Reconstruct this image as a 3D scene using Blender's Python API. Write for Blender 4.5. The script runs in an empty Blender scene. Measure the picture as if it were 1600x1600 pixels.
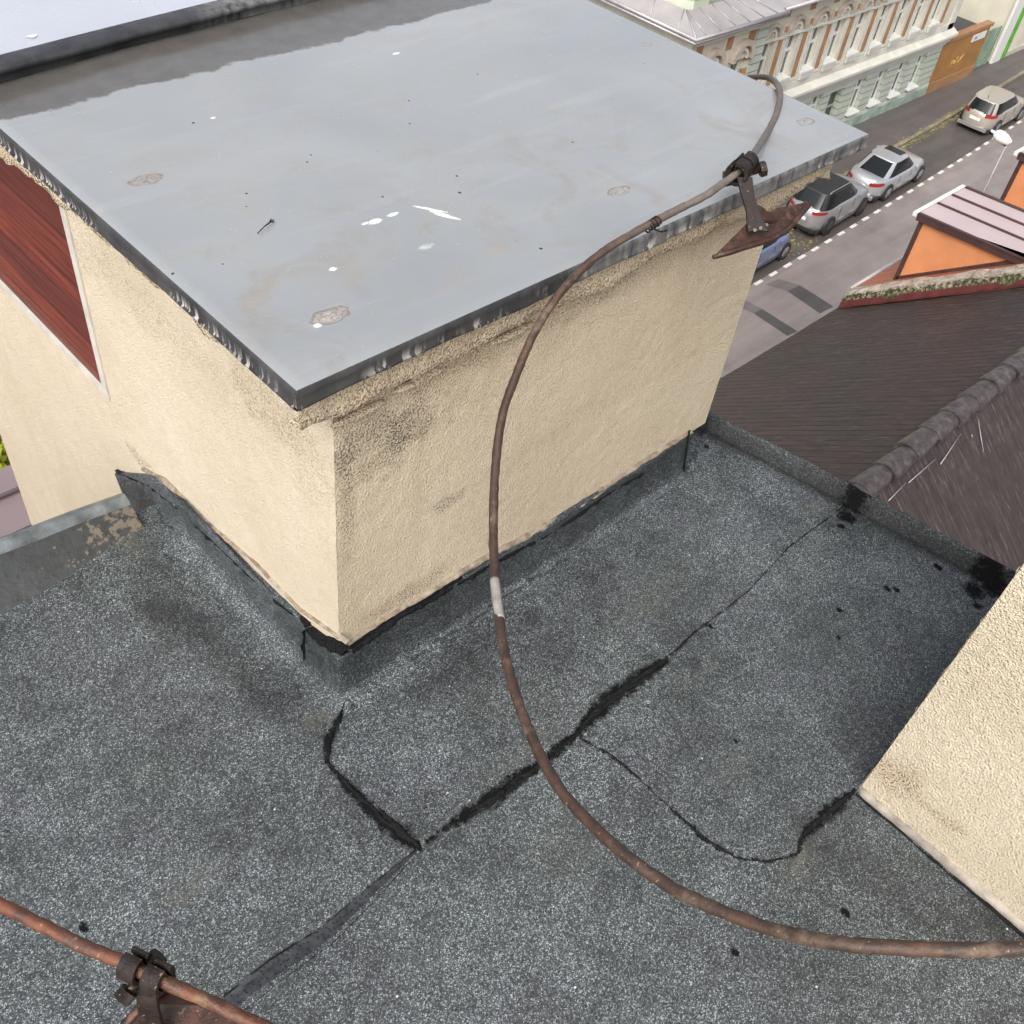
import bpy, bmesh, math, random
import numpy as np
from mathutils import Vector, Matrix, noise as mnoise
sc = bpy.context.scene
R = math.radians
ZC = 19.0                      # the eye stands 19 m above the street

# ---------------------------------------------------------------- camera, sky, sun, exposure
F = 1555.87
M = np.array([[0.7214244891328749, -0.6839392474373052, 0.1085071992738867],
              [-0.44086883910061064, -0.5744482083279057, -0.6896694299872504],
              [0.5340237571395586, 0.4497069732211762, -0.7159485072592846]])
cd = bpy.data.cameras.new('camera'); cam = bpy.data.objects.new('camera', cd)
sc.collection.objects.link(cam)
cam.matrix_world = Matrix(((M[0][0], -M[1][0], -M[2][0], 0), (M[0][1], -M[1][1], -M[2][1], 0),
                           (M[0][2], -M[1][2], -M[2][2], ZC), (0, 0, 0, 1)))
cd.sensor_width = 36; cd.lens = F / 1600 * 36; cd.clip_start = 0.05; cd.clip_end = 2000
sc.camera = cam
w = bpy.data.worlds.new('World'); sc.world = w; w.use_nodes = True
nt = w.node_tree; bg = nt.nodes['Background']
sky = nt.nodes.new('ShaderNodeTexSky'); sky.sky_type = 'NISHITA'; sky.sun_disc = False
SUN_EL, SUN_AZ = R(48), R(244)
sky.sun_elevation = SUN_EL; sky.sun_rotation = SUN_AZ
sky.air_density = 0.8; sky.dust_density = 6.0; sky.ozone_density = 0.6; sky.altitude = 200
hsv = nt.nodes.new('ShaderNodeHueSaturation'); hsv.inputs['Saturation'].default_value = 0.42     # thin cloud greys the blue
nt.links.new(sky.outputs[0], hsv.inputs['Color']); nt.links.new(hsv.outputs[0], bg.inputs[0]); bg.inputs[1].default_value = 0.15
sd = bpy.data.lights.new('sun', 'SUN'); so = bpy.data.objects.new('sun', sd); sc.collection.objects.link(so)
sd.energy = .78; sd.angle = R(60); sd.color = (1.0, 0.955, 0.90)
sdir = Vector((math.sin(SUN_AZ) * math.cos(SUN_EL), math.cos(SUN_AZ) * math.cos(SUN_EL), math.sin(SUN_EL)))
so.rotation_euler = (-sdir).to_track_quat('-Z', 'Y').to_euler()
so.location = (0, 0, 30)
sc.view_settings.view_transform = 'Standard'; sc.view_settings.look = 'None'
sc.view_settings.exposure = 0.82; sc.view_settings.gamma = 1
try:
    sc.cycles.use_denoising = True
except Exception: pass

# ---------------------------------------------------------------- helpers
def ray(px, py):
    return M.T @ np.array([(px - 800) / F, (py - 800) / F, 1.0])
def pz(px, py, z):  d = ray(px, py); return d * (z / d[2])
def pax(px, py, ax, v): d = ray(px, py); return d * (v / d[ax])
def pdep(px, py, dep): return ray(px, py) * dep          # at a given distance in front of the eye
rng = np.random.RandomState(4)
_lat = {}
def vn(x, y, sc_, seed=0):
    """smooth value noise, -1..1"""
    x = np.asarray(x, float) * sc_; y = np.asarray(y, float) * sc_
    if seed not in _lat: _lat[seed] = np.random.RandomState(seed + 11).uniform(-1, 1, (256, 256))
    L = _lat[seed]; xi = np.floor(x).astype(int); yi = np.floor(y).astype(int)
    fx = x - xi; fy = y - yi; fx = fx * fx * (3 - 2 * fx); fy = fy * fy * (3 - 2 * fy)
    g = lambda i, j: L[i % 256, j % 256]
    return (g(xi, yi) * (1 - fx) + g(xi + 1, yi) * fx) * (1 - fy) + (g(xi, yi + 1) * (1 - fx) + g(xi + 1, yi + 1) * fx) * fy
def fbm(x, y, s, seed=0, o=4):
    return sum(vn(x, y, s * 2 ** k, seed + k) * .5 ** k for k in range(o))

ROOTS = []
def tag(o, label=None, cat=None, group=None, kind=None):
    if label: o['label'] = label
    if cat: o['category'] = cat
    if group: o['group'] = group
    if kind: o['kind'] = kind
    return o
def thing(name, label, cat, base=(0, 0, 0), group=None, rotz=0):
    o = bpy.data.objects.new(name, None); sc.collection.objects.link(o)
    o.location = Vector([float(c) for c in base]); o.rotation_euler.z = rotz; o.empty_display_size = .2
    ROOTS.append(o); return tag(o, label, cat, group)
def absloc(o):
    v = Vector((0, 0, 0))
    while o: v += o.location; o = o.parent
    return v
class MB:
    def __init__(s): s.v = []; s.f = []; s.sm = []
    def add(s, vs, fs, smooth=False):
        n = len(s.v); s.v += [tuple(float(c) for c in v) for v in vs]
        s.f += [tuple(i + n for i in f) for f in fs]; s.sm += [smooth] * len(fs)
        return s
    def box(s, x0, x1, y0, y1, z0, z1):
        return s.add([(x0, y0, z0), (x1, y0, z0), (x1, y1, z0), (x0, y1, z0), (x0, y0, z1), (x1, y0, z1), (x1, y1, z1), (x0, y1, z1)],
                     [(0, 3, 2, 1), (4, 5, 6, 7), (0, 1, 5, 4), (1, 2, 6, 5), (2, 3, 7, 6), (3, 0, 4, 7)])
    def hexa(s, p):   # 8 points, bottom 4 then top 4
        return s.add(p, [(0, 3, 2, 1), (4, 5, 6, 7), (0, 1, 5, 4), (1, 2, 6, 5), (2, 3, 7, 6), (3, 0, 4, 7)])
    def grid(s, P, smooth=True, closed_u=False):   # P[i][j] points
        P = np.asarray(P, float); a, b = P.shape[:2]
        fs = []
        for i in range(a - 1 + (1 if closed_u else 0)):
            for j in range(b - 1):
                i2 = (i + 1) % a
                fs.append((i * b + j, i2 * b + j, i2 * b + j + 1, i * b + j + 1))
        return s.add(P.reshape(-1, 3), fs, smooth)
    def tube(s, pts, rad, n=10, caps=True, bump=0, seed=1, smooth=True):
        pts = [Vector([float(c) for c in p]) for p in pts]
        if not hasattr(rad, '__len__'): rad = [rad] * len(pts)
        up = None; rings = []
        for i, p in enumerate(pts):
            t = (pts[min(i + 1, len(pts) - 1)] - pts[max(i - 1, 0)]).normalized()
            if up is None: up = t.orthogonal().normalized()
            up = (up - t * up.dot(t)).normalized(); sd_ = t.cross(up)
            rings.append([])
            for k in range(n):
                a = 2 * math.pi * k / n; r = rad[i]
                if bump: r *= 1 + bump * mnoise.noise(Vector((p.x * 90 + seed, p.y * 90, p.z * 90 + a * 1.5)))
                rings[-1].append(p + up * (math.cos(a) * r) + sd_ * (math.sin(a) * r))
        n0 = len(s.v); m = len(rings)
        vs = [tuple(v) for r_ in rings for v in r_]
        fs = [(i * n + k, i * n + (k + 1) % n, (i + 1) * n + (k + 1) % n, (i + 1) * n + k) for i in range(m - 1) for k in range(n)]
        s.add(vs, fs, smooth)
        if caps: s.add([], []); s.f += [tuple(n0 + k for k in reversed(range(n))), tuple(n0 + (m - 1) * n + k for k in range(n))]; s.sm += [False, False]
        return s
    def prism(s, poly, axis, a, b):   # poly: list of 2D points in the two other axes
        n = len(poly); vs = []
        for c in (a, b):
            for p in poly:
                v = list(p); v.insert(axis, c); vs.append(v)
        fs = [tuple(range(n)), tuple(range(2 * n - 1, n - 1, -1))] + [(i, i + n, (i + 1) % n + n, (i + 1) % n) for i in range(n)]
        return s.add(vs, fs)
    def build(s, name, mat, parent=None, attr=None):
        off = Vector((0, 0, 0)) if parent is None else absloc(parent)
        me = bpy.data.meshes.new(name)
        me.from_pydata([(v[0] - off.x, v[1] - off.y, v[2] - off.z) for v in s.v], [], s.f)
        me.polygons.foreach_set('use_smooth', s.sm)
        me.materials.append(mat)
        if attr is not None:
            for k, arr in attr.items():
                a = me.attributes.new(k, 'FLOAT', 'POINT'); a.data.foreach_set('value', np.asarray(arr, float).ravel())
        me.update()
        bm = bmesh.new(); bm.from_mesh(me)
        if attr is None: bmesh.ops.recalc_face_normals(bm, faces=bm.faces)
        bm.to_mesh(me); bm.free()
        o = bpy.data.objects.new(name, me); sc.collection.objects.link(o)
        if parent is None: ROOTS.append(o)
        else: o.parent = parent
        return o
def bevel(o, wdt, seg=2):
    m = o.modifiers.new('bevel', 'BEVEL'); m.width = wdt; m.segments = seg; m.limit_method = 'ANGLE'; m.angle_limit = R(40)
    return o
def copy_tree(o, parent=None):
    c = o.copy(); sc.collection.objects.link(c)
    if parent is None: ROOTS.append(c)
    else: c.parent = parent
    for ch in list(o.children): copy_tree(ch, c)
    return c

# ---------------------------------------------------------------- materials
class NT:
    def __init__(s, name):
        s.m = bpy.data.materials.new(name); s.m.use_nodes = True; s.t = s.m.node_tree
        s.b = s.t.nodes['Principled BSDF']
        g = s.n('ShaderNodeNewGeometry'); s.P = s.vm('ADD', g.outputs['Position'], (0, 0, -ZC))   # eye-relative place
        tc = s.n('ShaderNodeTexCoord'); s.O = tc.outputs['Object']; s.N = g.outputs['Normal']
    def n(s, t, **k):
        x = s.t.nodes.new(t)
        for a, v in k.items(): setattr(x, a, v)
        return x
    def put(s, sock, v):
        if isinstance(v, bpy.types.NodeSocket): s.t.links.new(v, sock)
        else:
            if sock.type == 'RGBA' and not hasattr(v, '__len__'): v = (v, v, v, 1)
            elif sock.type == 'RGBA' and len(v) == 3: v = (*v, 1)
            elif sock.type == 'VECTOR' and not hasattr(v, '__len__'): v = (v, v, v)
            sock.default_value = v
    def vm(s, op, a, b=None):
        x = s.n('ShaderNodeVectorMath', operation=op); s.put(x.inputs[0], a)
        if b is not None: s.put(x.inputs[3 if op == 'SCALE' else 1], b)
        return x.outputs['Value' if op in ('LENGTH', 'DOT_PRODUCT') else 'Vector']
    def ma(s, op, a, b=0.0, c=None, clamp=False):
        x = s.n('ShaderNodeMath', operation=op, use_clamp=clamp); s.put(x.inputs[0], a); s.put(x.inputs[1], b)
        if c is not None: s.put(x.inputs[2], c)
        return x.outputs[0]
    def noise(s, v, scale, detail=4, rough=.55, dist=0):
        x = s.n('ShaderNodeTexNoise'); s.put(x.inputs['Vector'], v); s.put(x.inputs['Scale'], scale)
        s.put(x.inputs['Detail'], detail); s.put(x.inputs['Roughness'], rough); s.put(x.inputs['Distortion'], dist); return x.outputs[0]
    def vor(s, v, scale, feat='F1', out='Distance', rand=1.0):
        x = s.n('ShaderNodeTexVoronoi', feature=feat); s.put(x.inputs['Vector'], v); s.put(x.inputs['Scale'], scale)
        s.put(x.inputs['Randomness'], rand); return x.outputs[out]
    def ramp(s, f, stops, interp='LINEAR'):
        x = s.n('ShaderNodeValToRGB'); s.put(x.inputs[0], f); e = x.color_ramp.elements; x.color_ramp.interpolation = interp
        while len(e) < len(stops): e.new(.5)
        for i, (p, c) in enumerate(stops):
            e[i].position = p; e[i].color = (c, c, c, 1) if not hasattr(c, '__len__') else (*c, 1)
        return x.outputs[0]
    def mr(s, f, a, b, c=0.0, d=1.0, smooth=False):
        x = s.n('ShaderNodeMapRange'); x.clamp = True
        if smooth: x.interpolation_type = 'SMOOTHSTEP'
        for i, v in enumerate((f, a, b, c, d)): s.put(x.inputs[i], v)
        return x.outputs[0]
    def mix(s, f, a, b, mode='MIX'):
        x = s.n('ShaderNodeMix', data_type='RGBA', blend_type=mode); s.put(x.inputs[0], f); s.put(x.inputs[6], a); s.put(x.inputs[7], b); return x.outputs[2]
    def mapv(s, v, scale=(1, 1, 1), rot=(0, 0, 0), loc=(0, 0, 0)):
        x = s.n('ShaderNodeMapping'); s.put(x.inputs[0], v); x.inputs['Scale'].default_value = scale
        x.inputs['Rotation'].default_value = rot; x.inputs['Location'].default_value = loc; return x.outputs[0]
    def attr(s, name):
        return s.n('ShaderNodeAttribute', attribute_name=name).outputs['Fac']
    def bump(s, h, dist=.001, strength=1.0, nrm=None):
        x = s.n('ShaderNodeBump'); s.put(x.inputs['Height'], h); x.inputs['Distance'].default_value = dist
        x.inputs['Strength'].default_value = strength
        if nrm is not None: s.put(x.inputs['Normal'], nrm)
        return x.outputs[0]
    def sep(s, v):
        x = s.n('ShaderNodeSeparateXYZ'); s.put(x.inputs[0], v); return x.outputs
    def shn(s, v, fine):     # one coarse and one fine noise shared by all spots
        if not hasattr(s, '_sh'): s._sh = {}
        if fine not in s._sh: s._sh[fine] = s.noise(v, 230 if fine else 62, 3)
        return s._sh[fine]
    def spot(s, c, rx, ry, ang=0, wob=.35, soft=.25, v=None, nsc=None):
        """irregular spot on the xy plane: 1 inside, 0 outside"""
        v = s.P if v is None else v
        p = s.mapv(v, (1 / rx, 1 / ry, 0), (0, 0, 0), (-c[0] / rx, -c[1] / ry, 0)) if not ang else \
            s.mapv(s.mapv(s.vm('SUBTRACT', v, (c[0], c[1], 0)), (1, 1, 1), (0, 0, -ang)), (1 / rx, 1 / ry, 0))
        d = s.vm('LENGTH', p); nz = s.shn(v, (nsc or 1.3 / min(rx, ry)) > 100)
        d = s.ma('ADD', d, s.ma('MULTIPLY', s.ma('SUBTRACT', nz, .5), wob * 4))
        return s.mr(d, 1 - soft, 1 + soft, 1, 0, True)
    def done(s, col=None, rough=None, nrm=None, metal=None, spec=None, coat=None):
        for k, v in (('Base Color', col), ('Roughness', rough), ('Normal', nrm), ('Metallic', metal), ('Specular IOR Level', spec), ('Coat Weight', coat)):
            if v is not None: s.put(s.b.inputs[k], v)
        return s.m
def simple(name, col, rough=.6, metal=0, nsc=6, var=.15, bump=0, bsc=None, coat=None, spec=None):
    s = NT(name); nz = s.noise(s.O, nsc, 5)
    c = s.mix(s.mr(nz, .3, .7), tuple(x * (1 - var) for x in col), tuple(min(1, x * (1 + var)) for x in col))
    nrm = s.bump(s.noise(s.O, bsc or nsc * 6, 4), bump) if bump else None
    return s.done(c, s.mr(nz, .3, .7, rough * .85, min(1, rough * 1.15)), nrm, metal, spec, coat)

def mat_plaster(name, front=False, col=(.62, .50, .34), dirty=()):
    s = NT(name); P = s.P
    big = s.noise(P, 3.2, 5, .65)
    c = s.mix(s.mr(big, .3, .7), tuple(x * y for x, y in zip(col, (.90, .88, .85))), tuple(min(1, x * 1.06) for x in col))
    run = s.noise(s.mapv(P, (16, 16, 1.6)), 1, 4, .6)          # rain runs
    c = s.mix(s.mr(run, .52, .75, 0, .22), c, tuple(x * y for x, y in zip(col, (.72, .66, .58))))
    c = s.mix(s.mr(s.noise(P, 48, 4, .7), .55, .75, 0, .22), c, tuple(x * y for x, y in zip(col, (.70, .62, .52))))
    wv = s.noise(P, 60, 2)
    Pd = s.vm('ADD', P, s.vm('SCALE', s.n('ShaderNodeTexNoise').outputs[1], 0.0))
    v1 = s.vor(P, 260, 'SMOOTH_F1'); n1 = s.noise(P, 520, 2, .5); n2 = s.noise(P, 300, 1.4, .5, .25)
    h = s.ma('ADD', s.ma('MULTIPLY', n2, 1.3), s.ma('ADD', s.ma('MULTIPLY', v1, .8), s.ma('MULTIPLY', n1, .5)))
    # browner tone in the pits of the scraped plaster
    pit = s.mr(s.ma('ADD', n2, s.ma('MULTIPLY', n1, .35)), .50, .60, 1, 0)
    c = s.mix(s.ma('MULTIPLY', s.ma('MULTIPLY', pit, s.mr(s.noise(P, 13, 4, .6), .35, .65, .35, 1)), .40 if front else .30), c, (.27, .20, .12))
    for (m, a, dc) in dirty:
        mk = m(s)
        fine = s.mr(s.ma('ADD', n2, s.ma('MULTIPLY', n1, .3)), .52, .66, 1, .12)
        c = s.mix(s.ma('MULTIPLY', s.ma('MULTIPLY', mk, fine), a), c, dc)
    return s.done(c, .9, s.bump(h,   .0040 if front else .0022, 1.0), spec=.25)
def ellip(c, r, wob=.5, nsc=14):
    def f(s):
        p = s.mapv(s.vm('SUBTRACT', s.P, tuple(float(x) for x in c)), (1 / r[0], 1 / r[1], 1 / r[2]))
        d = s.ma('ADD', s.vm('LENGTH', p), s.ma('MULTIPLY', s.ma('SUBTRACT', s.noise(s.P, nsc, 4), .5), wob * 4))
        return s.mr(d, .35, 1.15, 1, 0, True)
    return f

WY = .86        # plane of the block's front wall
WX = .612       # plane of its left wall
CY, CX, CZ = .82, .530, -.802      # cap front edge, left edge, top
f_ = lambda a, b: pax(a, b, 1, WY); l_ = lambda a, b: pax(a, b, 0, WX)
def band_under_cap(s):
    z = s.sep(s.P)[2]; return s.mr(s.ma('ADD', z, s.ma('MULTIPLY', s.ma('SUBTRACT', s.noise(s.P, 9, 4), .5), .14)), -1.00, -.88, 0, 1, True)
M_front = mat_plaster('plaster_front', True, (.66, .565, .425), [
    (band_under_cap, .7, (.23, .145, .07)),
    (ellip(f_(575, 695), (.10, .1, .07), .8, 20), .6, (.035, .028, .018)),
    (ellip(f_(620, 672), (.12, .1, .05), .8, 20), .5, (.05, .04, .025)),
    (ellip(f_(620, 695), (.045, .1, .05), .7), .8, (.03, .025, .02)),
    (ellip(f_(700, 783), (.07, .1, .018), .7), .75, (.05, .045, .03)),
    (ellip(f_(543, 760), (.02, .1, .17), .5), .7, (.07, .05, .03)),
    (ellip(f_(640, 925), (.11, .1, .035), .5), .8, (.12, .08, .045)),
    (ellip(f_(930, 640), (.35, .1, .03), .8), .25, (.2, .14, .08)),
    (ellip(f_(770, 540), (.5, .1, .03), .6), .5, (.2, .13, .07))])
M_left = mat_plaster('plaster_left', False, (.60, .53, .415), [
    (ellip(l_(110, 400), (.1, .05, .1), .6), .5, (.2, .16, .1)),
    (ellip(l_(225, 480), (.1, .3, .06), .6), .4, (.22, .17, .1)),
    (ellip(l_(420, 640), (.1, .12, .05), .6), .55, (.2, .15, .08)),
    (ellip(l_(225, 728), (.1, .07, .03), .6), .9, (.2, .13, .08)),
    (ellip(l_(490, 735), (.1, .09, .09), .6), .35, (.28, .21, .13))])
b2 = np.array([1.20, .094, -1.5])
M_block2 = mat_plaster('plaster_second', True, (.60, .53, .405), [
    (ellip(pax(1395, 1220, 0, 1.20), (.1, .05, .055), .5), 1.0, (.22, .13, .07)),
    (ellip(pax(1470, 1290, 0, 1.20), (.1, .07, .02), .6), .8, (.25, .16, .08))])

def mat_membrane():
    s = NT('bitumen_granules'); P = s.P
    cell = s.vor(P, 610, 'F1', 'Color'); cv = s.sep(cell)[0]; cv2 = s.sep(cell)[1]
    cell2 = s.sep(s.vor(P, 360, 'F1', 'Color'))[0]
    g = s.ramp(cv, [(0, (.007, .009, .011)), (.36, (.024, .028, .033)), (.64, (.066, .073, .080)), (.85, (.17, .183, .195)), (1, (.50, .53, .55))])
    g = s.mix(.22, g, s.ramp(cell2, [(0, .012), (.45, (.05, .056, .06)), (.8, (.13, .145, .15)), (1, (.38, .39, .38))]))
    big = s.noise(P, 5, 5, .6); med = s.noise(P, 26, 4, .6)
    k = s.ma('ADD', s.mr(big, .28, .72, .62, 1.34), s.mr(med, .3, .7, -.26, .22))
    k = s.ma('MULTIPLY', s.ma('MULTIPLY', k, .90), s.attr('tone'))
    g = s.mix(1, g, s.n('ShaderNodeCombineXYZ').outputs[0], 'MULTIPLY') if False else g
    comb = s.n('ShaderNodeCombineXYZ')
    for i in range(3): s.put(comb.inputs[i], k)
    g = s.mix(1, g, comb.outputs[0], 'MULTIPLY')
    # hue drift: greenish / bluish patches, tan silt
    hue = s.noise(s.vm('ADD', P, (3, 7, 0)), 7, 3)
    g = s.mix(1, g, s.mix(s.mr(hue, .35, .65), (.94, 1.02, .97), (.97, 1.0, 1.02)), 'MULTIPLY')
    moss = s.attr('silt'); nz = s.noise(P, 60, 4, .7)
    g = s.mix(s.ma('MULTIPLY', moss, s.mr(nz, .35, .6)), g, (.11, .105, .075))
    wet = s.mr(s.ma('ADD', s.attr('tar'), s.ma('ADD', s.ma('MULTIPLY', s.ma('SUBTRACT', cv, .5), .5), s.ma('MULTIPLY', s.ma('SUBTRACT', s.noise(P, 75, 5, .75), .5), 2.4))), .44, .58)
    g = s.mix(wet, g, (.004, .004, .004))
    white = s.mr(s.vor(P, 24, 'F1'), .05, .042, 0, 1)
    pick = s.ma('GREATER_THAN', s.sep(s.vor(P, 24, 'F1', 'Color'))[1], .70)
    g = s.mix(s.ma('MULTIPLY', white, pick), g, (.55, .57, .56))
    h = s.ma('ADD', s.ma('MULTIPLY', cv2, .6), s.ma('ADD', s.vor(P, 610), s.ma('MULTIPLY', s.noise(P, 150, 3), 1.2)))
    rg = s.mix(wet, s.ma('ADD', s.mr(big, .3, .7, .30, .50), s.mr(med, .4, .6, 0, .08)), .6)
    return s.done(g, rg, s.bump(h, .0010, .9), spec=s.mix(wet, .45, .12))
M_mem = mat_membrane()
def mat_tar():
    s = NT('tar'); n = s.noise(s.P, 120, 4, .7)
    c = s.mix(s.mr(s.noise(s.P, 300, 3), .52, .7), (.0025, .0025, .003), (.018, .018, .019))
    return s.done(c, s.mr(n, .3, .7, .32, .7), s.bump(s.noise(s.P, 120, 5, .75), .005), spec=.25)
M_tar = mat_tar()
def mat_under():
    s = NT('bare_bitumen_strip'); d = s.vor(s.P, 170, 'F1', rand=.85); n = s.noise(s.P, 70, 4)
    ring = s.ma('MULTIPLY', s.mr(d, .10, .16), s.mr(d, .30, .22))
    c = s.mix(s.mr(n, .3, .7), (.013, .014, .017), (.040, .044, .050)); c = s.mix(s.ma('MULTIPLY', ring, .9), c, (.008, .008, .009))
    return s.done(c, .38, s.bump(s.ma('SUBTRACT', n, ring), .0015), spec=.5)
M_under = mat_under()
def mat_mortar():
    s = NT('mortar'); n = s.noise(s.P, 40, 5, .65)
    c = s.ramp(n, [(.3, (.10, .075, .05)), (.5, (.25, .20, .145)), (.7, (.40, .36, .30))])
    return s.done(c, .85, s.bump(s.noise(s.P, 160, 4), .0025))
M_mortar = mat_mortar()

def mat_cap():
    s = NT('wet_painted_sheet'); P = s.P
    big = s.noise(P, 2.6, 4, .5, .6); med = s.noise(P, 11, 5, .6, .5)
    c = s.mix(s.mr(big, .3, .7), (.235, .252, .262), (.285, .297, .300))
    c = s.mix(s.mr(med, .50, .72, 0, .42), c, (.265, .245, .215))
    c = s.mix(s.ma('MULTIPLY', s.mr(s.noise(P, 6.5, 5, .7, 1.0), .52, .66, 0, .55), s.mr(s.sep(P)[1], 1.35, 1.05)), c, (.235, .21, .18))
    c = s.mix(s.mr(s.noise(s.mapv(P, (3, 22, 1), (0, 0, .4)), 1, 4, .6), .56, .72, 0, .3), c, (.34, .35, .36))
    def px(a, b): return pz(a, b, CZ)[:2]
    y = s.sep(P)[1]; x = s.sep(P)[0]
    # wet dirt strip at the back, the step's reflection painted into its colour
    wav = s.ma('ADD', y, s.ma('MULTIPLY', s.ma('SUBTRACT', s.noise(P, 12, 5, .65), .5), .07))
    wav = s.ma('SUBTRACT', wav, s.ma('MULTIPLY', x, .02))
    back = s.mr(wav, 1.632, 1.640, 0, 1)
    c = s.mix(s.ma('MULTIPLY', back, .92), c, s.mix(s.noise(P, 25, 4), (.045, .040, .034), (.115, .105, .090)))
    rusty = (.33, .245, .16); tan = (.42, .36, .29); grey = (.23, .235, .235); wht = (.74, .74, .72); dk = (.03, .028, .026)
    fine = s.noise(P, 42, 5, .7)
    spots = [((515, 493), .030, .016, .15, tan, .8), ((517, 494), .018, .010, .1, (.50, .44, .37), .8), ((228, 281), .034, .018, 0, (.27, .23, .18), .8),
             ((410, 459), .036, .012, .35, rusty, .55), ((530, 436), .05, .03, 0, (.27, .24, .20), .5), ((319, 289), .03, .014, 0, grey, .6),
             ((397, 155), .036, .026, 0, (.25, .24, .22), .7), ((968, 298), .026, .012, 0, (.40, .37, .31), .6), ((1258, 190), .028, .013, 0, (.40, .38, .33), .5),
             ((1010, 69), .022, .009, 0, (.40, .37, .31), .6), ((775, 390), .02, .012, 0, rusty, .4), ((700, 440), .03, .016, .4, rusty, .35),
             ((870, 172), .05, .02, 0, grey, .3), ((85, 202), .03, .01, 0, grey, .4), ((320, 160), .05, .01, .2, grey, .35), ((580, 400), .06, .03, .3, (.30, .27, .23), .4),
             ((700, 455), .02, .01, 0, (.28, .26, .24), .5), ((738, 340), .03, .02, 0, (.30, .28, .26), .4), ((365, 245), .06, .04, 0, (.31, .30, .29), .4),
             ((248, 378), .05, .03, 0, (.25, .26, .27), .4), ((425, 510), .02, .01, 0, grey, .5), ((665, 385), .012, .006, 0, wht, .9)]
    for cc, rx, ry, an, col, a in spots:
        k = s.spot(px(*cc), rx * .95, ry * .95, an, .55, .45)
        c = s.mix(s.ma('MULTIPLY', s.ma('MULTIPLY', k, s.mr(fine, .38, .62, .35, 1)), a * .62), c, col)
    for cc, rx in (((515, 493), .030), ((228, 281), .028), ((968, 298), .024), ((1258, 190), .024), ((1010, 69), .018)):
        ring = s.ma('SUBTRACT', s.spot(px(*cc), rx, rx * .55, 0, .25, .10), s.spot(px(*cc), rx * .86, rx * .46, 0, .25, .10), clamp=True)
        c = s.mix(s.ma('MULTIPLY', ring, .8), c, (.17, .13, .09))
        c = s.mix(s.ma('MULTIPLY', s.ma('MULTIPLY', s.spot(px(*cc), rx * .8, rx * .42, 0, .3, .2), s.mr(s.noise(P, 190, 3, .7, 1.5), .5, .56)), .8), c, (.16, .125, .09))
    for cc, rx, ry, an in [((688, 333), .016, .0035, -1.05), ((672, 326), .026, .003, -.95), ((700, 338), .02, .0035, -1.0), ((586, 345), .012, .006, 0), ((614, 334), .010, .004, 0), ((333, 184), .004, .003, 0), ((520, 420), .006, .004, 0), ((619, 82), .008, .004, 0), ((496, 508), .005, .004, 0), ((570, 348), .006, .003, 0)]:
        c = s.mix(s.spot(px(*cc), rx, ry, an, .3, .25, nsc=220), c, wht)
    for cc, r in [((302, 192), .0035), ((385, 301), .003), ((385, 321), .002), ((480, 252), .003), ((486, 241), .0025), ((598, 306), .003), ((639, 155), .003), ((714, 274), .0035), ((718, 300), .004), ((640, 192), .003), ((746, 114), .003), ((426, 345), .004), ((348, 412), .002), ((270, 427), .003), ((895, 221), .003), ((1007, 99), .002), ((845, 388), .004)]:
        c = s.mix(s.spot(px(*cc), r * .72, r * .72, 0, .2, .2, nsc=300), c, dk)
    speck = s.mr(s.vor(P, 34), .055, .035); pick = s.ma('GREATER_THAN', s.sep(s.vor(P, 34, 'F1', 'Color'))[0], .88)
    c = s.mix(s.ma('MULTIPLY', speck, pick), c, (.10, .09, .08))
    speck = s.mr(s.vor(P, 21), .05, .03); pick = s.ma('GREATER_THAN', s.sep(s.vor(P, 21, 'F1', 'Color'))[1], .985)
    c = s.mix(s.ma('MULTIPLY', s.ma('MULTIPLY', speck, pick), .25), c, (.50, .50, .49))
    rg = s.ma('ADD', s.mr(med, .35, .7, .16, .26), s.mr(s.noise(P, 55, 3), .5, .8, 0, .10))
    rg = s.mix(s.spot(px(1205, 185), .16, .10, 0, .3, .5), rg, .045)
    return s.done(c, rg, s.bump(s.ma('ADD', s.noise(P, 4, 2), s.ma('MULTIPLY', s.noise(P, 70, 3), .012)), .006, .22), spec=.7, coat=.1)
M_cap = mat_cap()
def mat_flange():
    s = NT('dripped_flange'); P = s.P
    st = s.noise(s.mapv(P, (95, 95, 6)), 1, 3, .6); n = s.noise(P, 18, 4); z = s.sep(P)[2]
    low = s.mr(s.ma('ADD', z, s.ma('MULTIPLY', s.ma('SUBTRACT', st, .5), .03)), CZ - .024, CZ - .006, 1, 0)
    drip = s.ma('MULTIPLY', s.ma('MULTIPLY', s.mr(st, .52, .57), low), s.mr(s.noise(P, 7, 3), .42, .56))
    x = s.sep(P)[0]
    # the run near the clamp and the right end is washed lighter
    wash = s.ma('MULTIPLY', s.mr(x, .98, 1.08), s.mr(s.noise(s.mapv(P, (60, 60, 9)), 1, 3), .35, .6))
    c = s.mix(s.mr(n, .3, .7), (.016, .017, .019), (.055, .055, .057))
    c = s.mix(s.ma('MULTIPLY', wash, .5), c, (.27, .27, .26))
    c = s.mix(drip, c, (.46, .45, .43))
    return s.done(c, .38, s.bump(st, .0015), spec=.6)
M_flange = mat_flange()
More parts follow.
